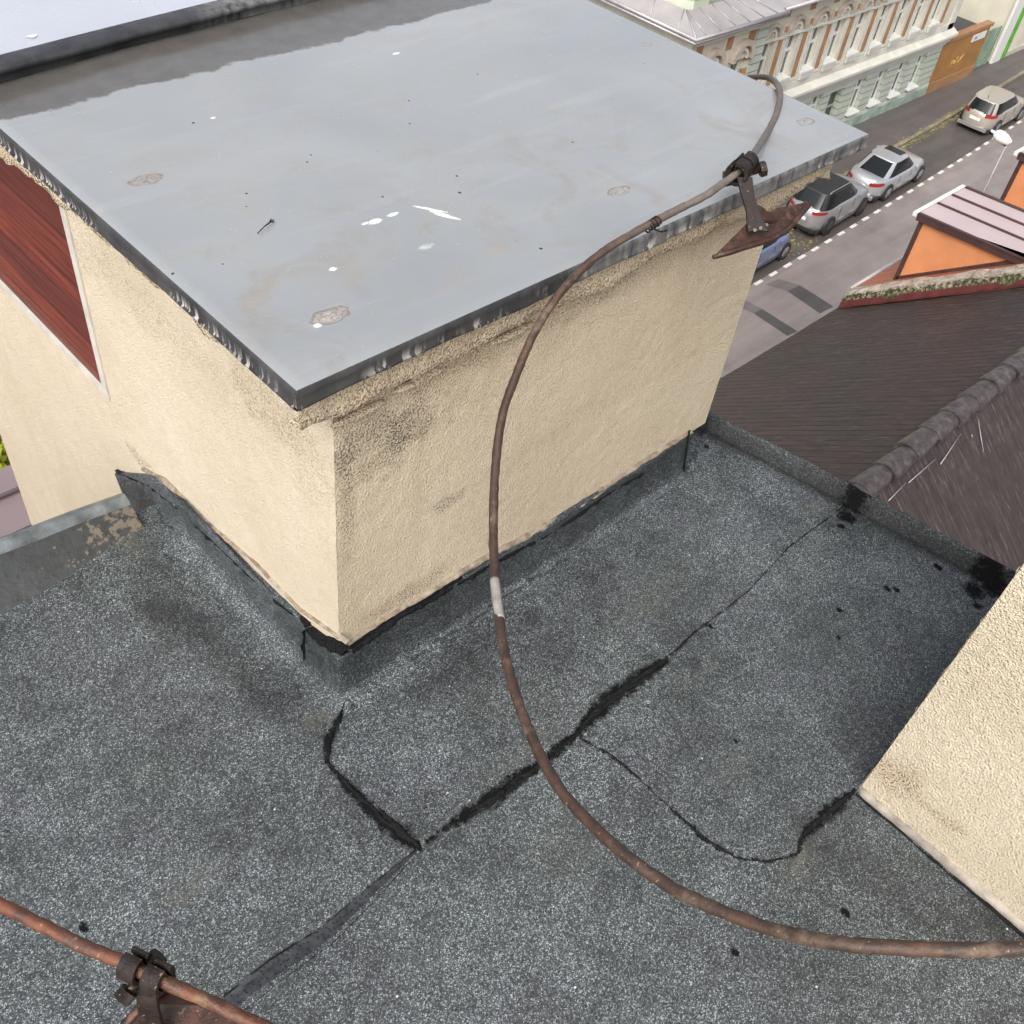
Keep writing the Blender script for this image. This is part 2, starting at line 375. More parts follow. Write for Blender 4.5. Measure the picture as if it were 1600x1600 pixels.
def mat_rust(name, a=(.10, .045, .028), b=(.055, .032, .024), c3=(.30, .23, .17), grey=False):
    s = NT(name); n = s.noise(s.P, 55, 5, .65); n2 = s.noise(s.P, 14, 4, .6)
    c = s.mix(s.mr(n, .35, .65), b, a); c = s.mix(s.ma('MULTIPLY', s.mr(n2, .52, .68), s.mr(n, .45, .6)), c, c3)
    if grey:
        xx = s.sep(s.P)[0]; c = s.mix(s.ma('MULTIPLY', s.mr(xx, 1.02, 1.25), .72), c, s.mix(n, (.10, .085, .075), (.26, .235, .21)))
        yy = s.sep(s.P)[2]; c = s.mix(s.ma('MULTIPLY', s.mr(s.ma('ABSOLUTE', s.ma('ADD', yy, .93)), .20, .05), .45), c, (.035, .02, .016))
    fl = s.mr(s.noise(s.P, 210, 3), .66, .72); c = s.mix(s.ma('MULTIPLY', fl, .55), c, (.42, .27, .16))
    return s.done(c, s.mr(n, .3, .7, .34, .62), s.bump(s.noise(s.P, 260, 4, .7), .0011), metal=.15, spec=.5)
M_rod = mat_rust('rusty_rod', (.115, .060, .036), (.045, .031, .024), (.21, .17, .125), True)
M_rod2 = mat_rust('rusty_rod_orange', (.165, .060, .030), (.065, .032, .021), (.24, .17, .095))
M_plate = mat_rust('rusty_plate', (.075, .028, .016), (.022, .013, .010), (.16, .085, .055))
M_clamp = mat_rust('dark_clamp', (.024, .014, .011), (.009, .007, .006), (.045, .034, .03))
M_clamp.node_tree.nodes['Principled BSDF'].inputs['Metallic'].default_value = 0; M_clamp.node_tree.nodes['Principled BSDF'].inputs['Specular IOR Level'].default_value = .28
M_zinc = simple('zinc_trim', (.15, .17, .18), .32, .3, 22, .5, .002, 80)
def mat_peel():
    s = NT('peeling_zinc'); n = s.noise(s.P, 28, 5, .7); x = s.sep(s.P)[0]
    k = s.ma('ADD', n, s.mr(x, .30, .50, -.16, .07))
    c = s.mix(s.mr(k, .54, .57), (.036, .041, .042), (.145, .125, .095)); c = s.mix(s.mr(s.noise(s.P, 60, 4), .52, .6), c, (.03, .031, .030))
    return s.done(c, .5, s.bump(k, .003), spec=.5)
M_peel = mat_peel()
M_sheet2 = simple('blue_grey_sheet', (.40, .42, .47), .25, 0, 5, .05, .0008, 30, .2, .8)
def mat_wood():
    s = NT('red_brown_boards'); P = s.P
    n = s.noise(s.mapv(P, (1, 1.0, 26)), 3.2, 5, .6, .6); v = s.sep(P)[2]
    c = s.ramp(n, [(.28, (.035, .008, .006)), (.5, (.16, .030, .018)), (.72, (.24, .055, .03))])
    bz = s.ma('DIVIDE', s.ma('ADD', v, s.ma('MULTIPLY', s.noise(P, 3, 2), .01)), .082); wn_ = s.n('ShaderNodeTexWhiteNoise', noise_dimensions='1D'); s.put(wn_.inputs['W'], s.ma('FLOOR', bz))
    c = s.mix(s.mr(wn_.outputs[0], 0, 1, 0, .62), c, (.055, .014, .011))
    fr = s.ma('FRACT', bz); c = s.mix(s.ma('MULTIPLY', s.mr(fr, .06, .0), .8), c, (.012, .004, .004))
    c = s.mix(s.mr(s.noise(P, 5, 3), .45, .7, 0, .5), c, (.09, .018, .014))
    return s.done(c, .42, s.bump(n, .002), spec=.4)
M_wood = mat_wood()
M_greyframe = simple('grey_frame', (.50, .48, .43), .7, 0, 30, .12)

# far things
def mat_tiles(name, base, hi, lo, rowdir_y=True, colw=.19, row=.15, speck=0):
    s = NT(name); P = s.P
    st = s.noise(s.mapv(P, (9, .9, .9)), 1, 5, .7); st2 = s.noise(s.mapv(P, (28, 3.2, 3.2)), 1, 4, .6)
    y = s.sep(P)[1]; x = s.sep(P)[0]
    n = s.noise(P, 1.0, 4)
    c = s.mix(s.mr(st, .3, .7), lo, base); c = s.mix(s.mr(st2, .55, .68, 0, .75), c, hi)
    fr = s.ma('FRACT', s.ma('DIVIDE', s.ma('ADD', y, s.ma('MULTIPLY', st, .03)), row))
    line = s.mr(fr, 0, .16, 1, 0)
    fx = s.ma('FRACT', s.ma('DIVIDE', s.ma('ADD', x, s.ma('MULTIPLY', s.ma('SUBTRACT', n, .5), .05)), colw)); linex = s.mr(fx, 0, .13, 1, 0)
    c = s.mix(s.ma('MULTIPLY', line, .22), c, tuple(v * .4 for v in lo)); c = s.mix(s.ma('MULTIPLY', linex, .6), c, tuple(v * .4 for v in lo))
    c = s.mix(s.mr(n, .45, .7, 0, .35), c, tuple(v * .7 for v in base))
    if speck:
        vv = s.vor(s.mapv(P, (1, .5, .5)), 5.5); c = s.mix(s.ma('MULTIPLY', s.mr(vv, .11, .07), s.ma('GREATER_THAN', s.sep(s.vor(s.mapv(P, (1, .5, .5)), 5.5, 'F1', 'Color'))[0], .8)), c, (.42, .40, .40))
    h = s.ma('ADD', s.ma('MULTIPLY', fr, -.3), s.ma('ADD', s.ma('MULTIPLY', linex, -.8), s.ma('MULTIPLY', st, .8)))
    return s.done(c, s.mr(st2, .3, .7, .38, .6), s.bump(h, .02), spec=.4)
M_btile = mat_tiles('brown_tiles', (.046, .028, .022), (.135, .098, .082), (.018, .010, .008))
M_btile2 = mat_tiles('brown_tiles_far_slope', (.058, .040, .037), (.135, .110, .105), (.024, .016, .015), colw=.22, speck=1)
M_otile = mat_tiles('orange_tiles', (.42, .13, .06), (.50, .20, .10), (.22, .07, .04), colw=.2, row=.18)
def mat_ridge():
    s = NT('ridge_tile'); n = s.noise(s.P, 9, 5, .7); n2 = s.noise(s.P, 3, 4)
    c = s.ramp(n, [(.3, (.026, .021, .020)), (.5, (.062, .051, .050)), (.72, (.125, .108, .105))])
    c = s.mix(s.ma('MULTIPLY', s.mr(s.sep(s.N)[1], .2, .7), s.mr(n2, .42, .6)), c, (.13, .11, .06))
    return s.done(c, .6, s.bump(n, .01))
M_ridge = mat_ridge()
def mat_moss():
    s = NT('mossy_parapet'); P = s.P; n = s.noise(P, 5, 5, .7, 1.0); n3 = s.noise(P, 14, 4, .7); x = s.sep(P)[0]
    c = s.ramp(n, [(.30, (.09, .07, .05)), (.45, (.30, .24, .18)), (.62, (.46, .41, .34)), (.75, (.30, .14, .09))])
    k = s.ma('ADD', x, s.ma('MULTIPLY', s.ma('SUBTRACT', n3, .5), .5))
    c = s.mix(s.mr(k, 19.25, 19.15), c, s.mix(s.mr(n3, .4, .6), (.025, .028, .010), (.10, .095, .035)))
    return s.done(c, .9, s.bump(n3, .03))
M_moss = mat_moss()
def mat_road(name, col, wet=.5):
    s = NT(name); P = s.P; n = s.noise(P, .55, 5, .6); st = s.noise(s.mapv(P, (.10, 1.6, 1)), 1, 4, .6); f = s.noise(P, 18, 3)
    k = s.ma('ADD', s.ma('MULTIPLY', n, .5), s.ma('MULTIPLY', st, .5))
    c = s.mix(s.mr(k, .35, .65), tuple(v * .72 for v in col), tuple(v * 1.25 for v in col)); c = s.mix(s.mr(f, .4, .7, 0, .3), c, tuple(v * .7 for v in col))
    return s.done(c, s.mr(k, .35, .65, wet + .12, wet - .1), s.bump(f, .006), spec=.6)
M_road = mat_road('wet_asphalt', (.215, .185, .172), .38)
M_lane = mat_road('parking_asphalt', (.078, .068, .062), .5)
M_pave = mat_road('pavement_asphalt', (.095, .083, .078), .6)
M_patch = mat_road('patch_asphalt', (.065, .06, .058), .5)
M_patch2 = mat_road('old_patch_asphalt', (.135, .12, .115), .5)
M_white = simple('road_paint', (.62, .60, .55), .6, 0, 12, .25)
M_kerb = simple('kerb_stone', (.20, .17, .12), .8, 0, 3, .35)
M_leaves = simple('fallen_leaves', (.42, .36, .08), .8, 0, 3, .4)
M_cream = simple('cream_stucco', (.54, .52, .43), .85, 0, 1.2, .1, .01, 9)
M_trim = simple('pale_trim', (.54, .53, .47), .8, 0, 2, .12)
M_trim2 = simple('grey_sill_apron', (.48, .48, .44), .8, 0, 2, .12)
def mat_rustic():
    s = NT('green_rusticated'); P = s.P; z = s.sep(P)[2]
    fr = s.ma('FRACT', s.ma('DIVIDE', s.ma('ADD', z, 30), .30)); ln = s.mr(fr, 0, .1, 1, 0); n = s.noise(P, 1.5, 4)
    c = s.mix(s.mr(n, .3, .7), (.37, .41, .35), (.44, .48, .41)); c = s.mix(s.ma('MULTIPLY', ln, .55), c, (.28, .31, .25))
    return s.done(c, .85, s.bump(s.ma('MULTIPLY', ln, -1), .03))
M_rustic = mat_rustic()
M_plinth = simple('green_plinth', (.27, .34, .28), .8, 0, 1.3, .35)
M_brickp = simple('brown_panel', (.33, .18, .09), .8, 0, 3, .22)
M_arch = simple('arch_stone', (.42, .36, .30), .8, 0, 5, .2)
M_glass = simple('window_glass', (.07, .085, .08), .12, 0, .6, .7, coat=.3, spec=.9)
M_frame = simple('white_frame', (.64, .65, .62), .5, 0, 4, .05)
M_greywin = simple('grey_reveal', (.34, .37, .34), .7, 0, 3, .15)
M_shop = simple('dark_opening', (.055, .058, .055), .3, 0, 1, .4)
M_metalroof = simple('grey_roof_sheet', (.33, .31, .31), .35, .1, .9, .18, .01, 3)
M_gutter = simple('grey_gutter', (.36, .35, .36), .35, .3, 2, .15)
M_green = simple('green_stucco', (.50, .555, .43), .8, 0, 2, .08)
M_owall = simple('ochre_wall', (.30, .15, .045), .85, 0, 1.2, .2, .01, 9)
M_ocop = simple('ochre_coping', (.31, .165, .08), .8, 0, 2, .2)
M_orange = simple('orange_stucco', (.56, .225, .095), .85, 0, 1.4, .12, .01, 12)
M_pink = simple('pinkish_sheet', (.44, .355, .355), .42, 0, 1.0, .05)
M_dkbrown = simple('dark_brown_trim', (.055, .028, .024), .45, 0, 4, .2)
M_red = simple('red_flashing', (.085, .015, .013), .6, 0, 4, .3)
M_dark = simple('dark_roof_felt', (.06, .055, .058), .7, 0, 1, .2)
M_grn2 = simple('dull_green_wall', (.16, .24, .15), .8, 0, 1, .25)
M_brgreen = simple('bright_green_paint', (.12, .36, .05), .6, 0, 2, .2)
M_wall_side = simple('render_side', (.5, .42, .3), .9, 0, 1, .15, .01, 12)
M_leafy = simple('yellow_green_leaf', (.30, .33, .02), .6, 0, 3, .5)
M_leafd = simple('dark_green_leaf', (.05, .085, .025), .6, 0, 3, .5)
M_bark = simple('bark', (.10, .075, .05), .9, 0, 8, .3)
def paint(name, col, metal=.6, r=.28):
    s = NT(name); return s.done(col, r, None, metal, .5, .6)
M_silver = paint('silver_paint', (.52, .53, .55)); M_grey = paint('grey_paint', (.36, .355, .37), .5)
M_beige = paint('beige_paint', (.42, .38, .33), .35); M_blue = paint('blue_grey_paint', (.18, .23, .38), .4)
M_cglass = simple('car_glass', (.010, .013, .014), .1, 0, 1, .2, spec=.35)
M_tyre = simple('tyre', (.018, .018, .018), .8, 0, 6, .2); M_rim = simple('rim', (.40, .40, .41), .3, .8, 4, .1)
M_rimd = simple('dark_rim', (.05, .05, .05), .4, .4, 4, .1)
M_tail = simple('red_tail_light', (.30, .010, .013), .3, 0, 3, .2, coat=.6); M_plate_w = simple('white_plate', (.75, .76, .76), .5, 0, 3, .04)
M_blackp = simple('black_plastic', (.02, .02, .021), .5, 0, 4, .2); M_lampw = simple('lamp_housing', (.80, .79, .76), .35, 0, 3, .04)
M_chrome = simple('chrome_strip', (.75, .75, .75), .2, .9, 3, .05)

# ---------------------------------------------------------------- ground, road, pavements
S = 19 / 17
G = -19.0
def struct(name, mb, mat):
    return tag(mb.build(name, mat), kind='structure')
struct('ground', MB().add([(-400, -400, G), (600, -400, G), (600, 600, G), (-400, 600, G)], [(0, 1, 2, 3)]), M_pave)
ylane = lambda x: (13.30 + .030 * (x / S - 26.15) + .0008 * (x / S - 26.15) ** 2 * (1 if x / S > 26.15 else 0)) * S      # dashed line
xs = np.linspace(-60, 110, 86)
def strip(fy0, fy1, z): 
    return MB().grid([[(x, fy0(x), z) for x in xs], [(x, fy1(x), z) for x in xs]], False)
ykerb = lambda x: ylane(x) + 2.28
yk0 = lambda x: 8.95
struct('road', strip(yk0, ylane, G + .004), M_road)
struct('parking_lane', strip(ylane, ykerb, G + .004), M_lane)
def pav(fa, fb):
    m = MB(); zt = G + .12
    m.grid([[(x, fa(x), zt) for x in xs], [(x, fb(x), zt) for x in xs]], False)
    return m
struct('far_pavement', pav(lambda x: ykerb(x) + .18, lambda x: 26), M_pave)
struct('near_pavement', pav(lambda x: 3, lambda x: 8.77), M_pave)
def kerb(fy, wd, side):
    m = MB(); z = G + .125
    a = [(x, fy(x), G) for x in xs]; b = [(x, fy(x), z) for x in xs]; c = [(x, fy(x) + wd, z) for x in xs]; d = [(x, fy(x) + wd, G) for x in xs]
    return m.grid([a, b, c, d], False)
struct('far_kerb', kerb(ykerb, .18, 1), M_kerb); struct('near_kerb', kerb(lambda x: 8.77, .18, 1), M_kerb)
# painted dashes: surface markings of the road, one sheet
m = MB()
for k in range(-20, 46):
    xa = 26.15 * S + (k - .3) * .858 * S; L = .47
    for q in (0,):
        y0 = ylane(xa) - .07; y1 = ylane(xa + L) - .07
        m.add([(xa, y0 - .07, G + .008), (xa + L, y1 - .07, G + .008), (xa + L, y1 + .07, G + .008), (xa, y0 + .07, G + .008)], [(0, 1, 2, 3)])
struct('lane_marking', m, M_white)
def quad(pts, z): return MB().add([(*pz(a, b, G)[:2], z) for a, b in pts], [(0, 1, 2, 3)])
m = quad([(1230, 455), (1250, 446), (1302, 479), (1281, 490)], G + .008)
m.add([(*pz(a, b, G)[:2], G + .008) for a, b in [(1178, 490), (1191, 483), (1246, 518), (1230, 525)]], [(0, 1, 2, 3)])
struct('road_patch', m, M_patch)
m = quad([(1196, 445), (1216, 436), (1250, 446), (1230, 455)], G + .0075)
m.add([(*pz(a, b, G)[:2], G + .0075) for a, b in [(1150, 478), (1165, 470), (1191, 483), (1178, 490)]], [(0, 1, 2, 3)])
struct('faded_road_patch', m, M_patch2)
# leaves in the gutter
rr = random.Random(3); m = MB()
for k in range(900):
    if rr.random() < .6: x = rr.uniform(38, 52); y = ykerb(x) - abs(rr.gauss(0, .14)) - .02; z = G + .012
    else: x = rr.gauss(32.6, .7); y = rr.uniform(ylane(x) + .1, ykerb(x)); z = G + .012
    if rr.random() < .25: y = ykerb(x) + rr.uniform(0, .3); z = G + .135
    a = rr.uniform(0, 6.3); r_ = rr.uniform(.02, .055)
    m.add([(x + r_ * math.cos(a + t), y + r_ * math.sin(a + t) * .7, z + rr.uniform(0, .01)) for t in (0, 1.6, 3.1, 4.7)], [(0, 1, 2, 3)])
tag(m.build('fallen_leaves', M_leaves), 'yellow fallen leaves lying in the gutter between the parked cars', 'leaves', kind='stuff')

# ---------------------------------------------------------------- our own building and its flat roof
X1 = lambda y: 1.796 + (0.932 - y) * .186        # right edge of the roof
def inpoly(x, y, poly):
    ins = np.zeros(x.shape, bool); n = len(poly)
    for i in range(n):
        xa, ya = poly[i]; xb, yb = poly[(i + 1) % n]
        c = ((ya > y) != (yb > y)); ins ^= c & (x < (xb - xa) * (y - ya) / ((yb - ya) if yb != ya else 1e-9) + xa)
    return ins
rp = lambda L: [tuple(pz(a, b, -1.6)[:2]) for a, b in L]
S1 = [(350, 1560), (420, 1505), (500, 1455), (570, 1395), (655, 1328), (700, 1295), (760, 1255), (850, 1190), (900, 1150), (945, 1100), (1000, 1060), (1040, 1035), (1080, 995), (1170, 925), (1230, 860), (1310, 800), (1334, 783)]
S2 = [(541, 1098), (526, 1135), (512, 1165), (512, 1195), (545, 1235), (600, 1290), (655, 1328)]
S3 = [(905, 1155), (950, 1180), (1000, 1220), (1050, 1265), (1100, 1310), (1150, 1340), (1200, 1348), (1245, 1335), (1255, 1305), (1290, 1275), (1335, 1235)]
polyA = rp(S2 + S1[5:] + [(1110, 640), (1068, 752)])
polyB = rp(S1[8:] + [(1600, 880), (1500, 1100)] + S3[::-1])
polyD = rp([(-400, 1900), (200, 1700)] + S1[:5] + S2[::-1] + [(230, 780), (-400, 700)])
nx, ny = 660, 520
u = np.linspace(0, 1, nx)[:, None] * np.ones((1, ny)); yv = np.ones((nx, 1)) * np.linspace(-1.1, 1.505, ny)[None, :]
xv = -1.3 + u * (X1(yv) + 1.3)
def tri_smooth(a, k=1):
    for _ in range(k):
        a = (a + np.roll(a, 1, 0) + np.roll(a, -1, 0)) / 3; a = (a + np.roll(a, 1, 1) + np.roll(a, -1, 1)) / 3
    return a
LIN = lambda x, y: -1.6 + .006 * fbm(x, y, 2.2, 5) + .0012 * fbm(x, y, 12, 9)
def wob(x, y): return x + .006 * fbm(x, y, 22, 31, 3), y + .006 * fbm(x, y, 22, 41, 3)
wx, wy = wob(xv, yv)
step = np.zeros_like(xv); A_ = inpoly(wx, wy, polyA); B_ = inpoly(wx, wy, polyB); D_ = inpoly(wx, wy, polyD)
step[D_] = .004; step[B_] = .0035; step[A_] = .0085
zb = LIN(xv, yv) + tri_smooth(step, 1)
d_edge = X1(yv) - xv
lip = np.clip(1 - d_edge / .028, 0, 1); lip = lip * lip * (3 - 2 * lip)
zb += .038 * lip
d_g = 1.505 - yv
zb -= .012 * np.exp(-(d_g / .12) ** 2)
tone = np.ones_like(xv); tone[A_] = .97; tone[B_] = .95; tone[D_] = 1.0; tone = tri_smooth(tone, 2)
silt = np.zeros_like(xv); tarm = np.zeros_like(xv)
def blob(arr, px_, py_, rx, ry, amt, ang=0, mode='mul'):
    c = pz(px_, py_, -1.6); dx = xv - c[0]; dy = yv - c[1]; ca, sa = math.cos(ang), math.sin(ang)
    a = (dx * ca + dy * sa) / rx; b = (-dx * sa + dy * ca) / ry
    g = np.exp(-(a * a + b * b) * (1 + .6 * fbm(xv, yv, 9, 51, 3)))
    if mode == 'mul': arr *= 1 - amt * g
    else: arr += amt * g
# wet / dirty patches that belong to the felt
for b_ in [(953, 888, .022, .016, .6), (925, 910, .024, .018, .55), (1020, 842, .02, .015, .45), (972, 850, .015, .011, .45), (830, 970, .03, .022, .5), (745, 1035, .07, .03, .4, .2), (640, 1085, .06, .03, .25), (700, 1050, .05, .02, .3), (690, 1075, .04, .02, .3),
           (250, 880, .04, .12, .35, .1), (310, 985, .035, .10, .45, .15), (380, 1060, .035, .10, .45, .1), (440, 1115, .04, .05, .25), (900, 975, .14, .06, .22), (1080, 1090, .05, .03, .2), (1100, 1160, .1, .05, .12),
           (1130, 1500, .09, .05, .2), (1230, 1480, .08, .05, .22), (1060, 1425, .05, .03, .12), (60, 1000, .1, .06, .15), (1300, 1340, .07, .09, .35), (1430, 1420, .05, .12, .35), (1560, 1450, .03, .06, .6), (1190, 1180, .07, .05, .12)]:
    blob(tone, *b_)
for b_ in [(440, 900, .05, .2, -.25, .02), (330, 810, .05, .1, -.2), (520, 1040, .05, .07, -.25), (1130, 780, .12, .08, -.35), (1200, 740, .10, .05, -.25), (950, 1010, .1, .04, -.15), (1020, 820, .1, .05, -.15), (1250, 870, .12, .06, -.22), (1480, 960, .1, .04, -.12), (950, 1450, .1, .1, -.15), (620, 1450, .1, .1, -.12), (1520, 1540, .08, .05, -.35), (200, 1350, .2, .1, -.08), (700, 1180, .1, .05, -.15), (960, 1210, .09, .03, -.2), (1140, 1375, .08, .03, -.2)]:
    blob(tone, *b_)
for b_ in [(500, 1125, .03, .02, .8), (1140, 1200, .05, .02, .25), (1270, 800, .04, .02, .4), (1250, 1345, .05, .02, .6), (1000, 950, .09, .03, .3), (820, 1180, .1, .02, .25), (300, 1390, .04, .02, .4), (1100, 1050, .04, .01, .4), (200, 850, .03, .05, .5), (820, 1100, .05, .05, .2), (870, 1320, .08, .06, .2), (1250, 840, .05, .01, .3)]:
    blob(silt, *b_, mode='add')
silt += .0 * np.exp(-((d_edge - .02) / .03) ** 2) * (fbm(xv, yv, 6, 71) > -.3)
tone *= 1 - .78 * np.exp(-((d_edge - .026) / .026) ** 2)
silt = np.clip(silt, 0, .8)
kk = .5 + .5 * fbm(xv, yv, 30, 81, 3)
for (a, b, r_) in [(1336, 778, .026), (1328, 798, .018), (1318, 812, .008), (1545, 888, .030), (1530, 912, .022), (1560, 905, .03), (1535, 935, .010), (1105, 690, .006)]:
    c = pz(a, b, -1.575); tarm = np.maximum(tarm, np.clip(1.25 - .75 * np.hypot(xv - c[0], yv - c[1]) / r_, 0, 1))
SEAMS = [(S1[4:9], [.008, .011, .024, .034, .030, .020, .024, .014]), (S1[8:12], [.014, .036, .034, .034, .016]), (S1[11:], [.009, .004, .003, .004, .003, .006]),
         (S2[0:4], [.002, .010, .020, .020, .015]), (S2[2:], [.016, .010, .018, .024, .022, .036, .014]), (S3[:8], [.007, .008, .006, .010, .007, .008]),
         (S3[7:], [.006, .014, .024, .030, .024, .008]), (S1[:5], [.003, .004, .003, .004, .006])]
for L_, W_ in SEAMS:
    q_ = np.array(rp(L_)); d_ = np.r_[0, np.cumsum(np.hypot(*np.diff(q_, axis=0).T))]; n_ = int(d_[-1] / .006) + 2; t_ = np.linspace(0, 1, n_)
    qx = np.interp(t_ * d_[-1], d_, q_[:, 0]); qy = np.interp(t_ * d_[-1], d_, q_[:, 1]); wq = .72 * np.interp(t_, np.linspace(0, 1, len(W_)), W_)
    for a, b, w_ in zip(qx, qy, wq):
        i0 = int(np.searchsorted(yv[0], b - .06)); i1 = int(np.searchsorted(yv[0], b + .06))
        dd_ = np.hypot(xv[:, i0:i1] - a, yv[:, i0:i1] - b) / max(w_, .006) * 2
        tarm[:, i0:i1] = np.maximum(tarm[:, i0:i1], np.clip(1.15 - .6 * dd_, 0, 1) * min(1, w_ / .006 * .8))
for (a, b, r_) in [(1465, 887, .007), (1385, 920, .006), (1310, 955, .006), (1322, 1425, .0065), (1150, 1487, .005), (132, 1452, .006), (1110, 980, .004), (1047, 765, .005), (1310, 997, .004), (1400, 922, .006), (1150, 1160, .004)]:
    c = pz(a, b, -1.6); tarm = np.maximum(tarm, np.clip(2.4 - np.hypot(xv - c[0], (yv - c[1]) * .8) / r_ * 1.55 - kk * .5, 0, 1))
tarm = np.clip(tarm, 0, 1)

bld = thing('apartment_building', 'our own tall building seen from above, its flat grey roof of mineral felt', 'building', (-1, -1, G))
m = MB().box(-9, 1.79, -9, 1.49, G, -1.66); m.build('wall', M_wall_side, bld)
# right gable strip following the slanting roof edge
m = MB().add([(1.80, 1.49, G), (X1(1.49) - .01, 1.49, G), (X1(-1.1) - .01, -1.1, G), (1.80, -1.1, G), (1.80, 1.49, -1.64), (X1(1.49) - .01, 1.49, -1.64), (X1(-1.1) - .01, -1.1, -1.64), (1.80, -1.1, -1.64)],
             [(0, 1, 2, 3), (4, 7, 6, 5), (0, 4, 5, 1), (1, 5, 6, 2), (2, 6, 7, 3), (3, 7, 4, 0)]); m.build('gable_wall', M_wall_side, bld)
m = MB(); Pm = np.stack([xv, yv, zb], -1)
# wrap the felt over the right-hand edge
ext = [Pm]
for dx, dz in ((.005, .036), (.010, .030), (.012, .02), (.012, -.07)):
    e = np.stack([X1(yv[-1]) + dx, yv[-1], LIN(xv[-1], yv[-1]) + dz], -1)[None]; ext.append(e)
Pm = np.concatenate(ext, 0); m.grid(Pm)
padr = lambda a, v: np.concatenate([a] + [np.full((1, ny), v) if v is not None else a[-1:]] * 4, 0)
roof = m.build('roof_membrane', M_mem, bld, attr={'tone': padr(tone, None), 'silt': padr(silt, None), 'tar': padr(tarm, None)})
def roofz(x, y):
    x = np.asarray(x, float); y = np.asarray(y, float); a, b = wob(x, y)
    s_ = np.zeros_like(x); s_[inpoly(a, b, polyD)] = .004; s_[inpoly(a, b, polyB)] = .0035; s_[inpoly(a, b, polyA)] = .0085
    z = LIN(x, y) + s_; l_2 = np.clip(1 - (X1(y) - x) / .028, 0, 1); return z + .038 * l_2 * l_2 * (3 - 2 * l_2)
def resample(pts, n):
    pts = np.array(pts, float); d = np.r_[0, np.cumsum(np.hypot(*np.diff(pts, axis=0).T))]; t = np.linspace(0, d[-1], n)
    return np.stack([np.interp(t, d, pts[:, 0]), np.interp(t, d, pts[:, 1])], -1)
def band(L, widths, seed, rag=.5, mid=.003, off=0.0, nn=None):
    """irregular poured strip lying on the roof; widths in metres"""
    P2 = resample(rp(L), nn or max(30, int(len(L) * 16))); n = len(P2); t = np.gradient(P2, axis=0); t /= np.hypot(t[:, 0], t[:, 1])[:, None]
    nr = np.stack([-t[:, 1], t[:, 0]], -1); wd = .62 * np.interp(np.linspace(0, 1, n), np.linspace(0, 1, len(widths)), widths)
    r1 = 1 + rag * fbm(P2[:, 0], P2[:, 1], 45, seed, 4); r2 = 1 + rag * fbm(P2[:, 0], P2[:, 1], 45, seed + 7, 4)
    rows = []
    for s_ in (-1, -.55, 0, .55, 1):
        o = (s_ * wd * (r1 if s_ < 0 else r2) * .5)[:, None] * nr + nr * (off * wd[:, None])
        q = P2 + o; z = roofz(q[:, 0], q[:, 1]) + (-.002 if abs(s_) == 1 else mid * (.8 + .5 * fbm(q[:, 0], q[:, 1], 60, seed + 3, 3)))
        rows.append(np.stack([q[:, 0], q[:, 1], np.maximum(z, z)], -1))
    return MB().grid(rows)
seams = [(S1[4:9], [.002, .004, .014, .022, .020, .014, .016, .010], 101, .4, -.4), (S1[8:12] , [.010, .024, .020, .022, .012], 103, .5, 0), (S1[11:], [.006, .003, .0025, .003, .002, .003], 104, .4, 0),
         (S2[0:4], [.001, .006, .013, .014, .010], 105, .4, 0), (S2[2:], [.010, .006, .010, .014, .012, .022, .008], 106, .6, .2), (S3[:8], [.004, .004, .003, .004, .004, .005], 107, .6, 0),
         (S3[7:], [.004, .009, .016, .022, .016, .004], 108, .4, .1), (S1[:5], [.002, .003, .002, .003, .004], 109, .5, 0)]
for k, (L, wd, sd_, rag, off) in enumerate(seams):
    o = band(L, wd, sd_, rag, .003, off).build('tar_seam', M_tar, bld)
# black wavy crust beside the wide crack
band([(925, 1128), (950, 1102), (990, 1075), (1035, 1045)], [.004, .016, .012, .004], 131, .8, .004, .3).build('tar_seam', M_tar, bld)
band([(590, 1268), (612, 1295), (640, 1322)], [.004, .024, .018], 133, .7, .004, .3).build('tar_seam', M_tar, bld)
U1 = resample(rp([(330, 1574), (350, 1557), (420, 1502), (500, 1455), (560, 1403), (600, 1370), (650, 1333)]), 120)
U2 = resample(rp([(368, 1592), (392, 1566), (450, 1525), (515, 1478), (565, 1425), (605, 1383), (652, 1334)]), 120)
rows = [np.stack([*(U1 * (1 - t) + U2 * t).T, roofz(*(U1 * (1 - t) + U2 * t).T) * 0 + LIN(*(U1 * (1 - t) + U2 * t).T) + (.0048 if t == 0 else .0026)], -1) for t in (0, .08, .4, .78)]
MB().grid(rows).build('bare_lap_strip', M_under, bld)
band([(375, 1585), (450, 1527), (520, 1476), (575, 1420), (640, 1350)], [.001, .001, .001, .001, .001], 141, .9, .002).build('tar_seam', M_tar, bld)

# edge trim along the gutter side
prof = [(1.385, -1.615), (1.44, -1.6), (1.47, -1.578), (1.492, -1.556), (1.500, -1.545), (1.512, -1.540), (1.524, -1.545), (1.528, -1.56), (1.528, -1.70)]
xs_ = np.linspace(-2.6, .545, 260)
rows = [[(x, py + .004 * float(vn(x, py, 6, 3)), pz_ + .004 * float(vn(x, py * 3, 9, 4)) + (-(x - .285) * (.13 if x > .1 else .05) + .016) * min(1, max(0, (py - 1.40) / .08))) for x in xs_] for py, pz_ in prof]
MB().grid(rows[:4]).build('edge_channel', M_peel, bld)
MB().grid(rows[3:]).build('edge_trim', M_zinc, bld)

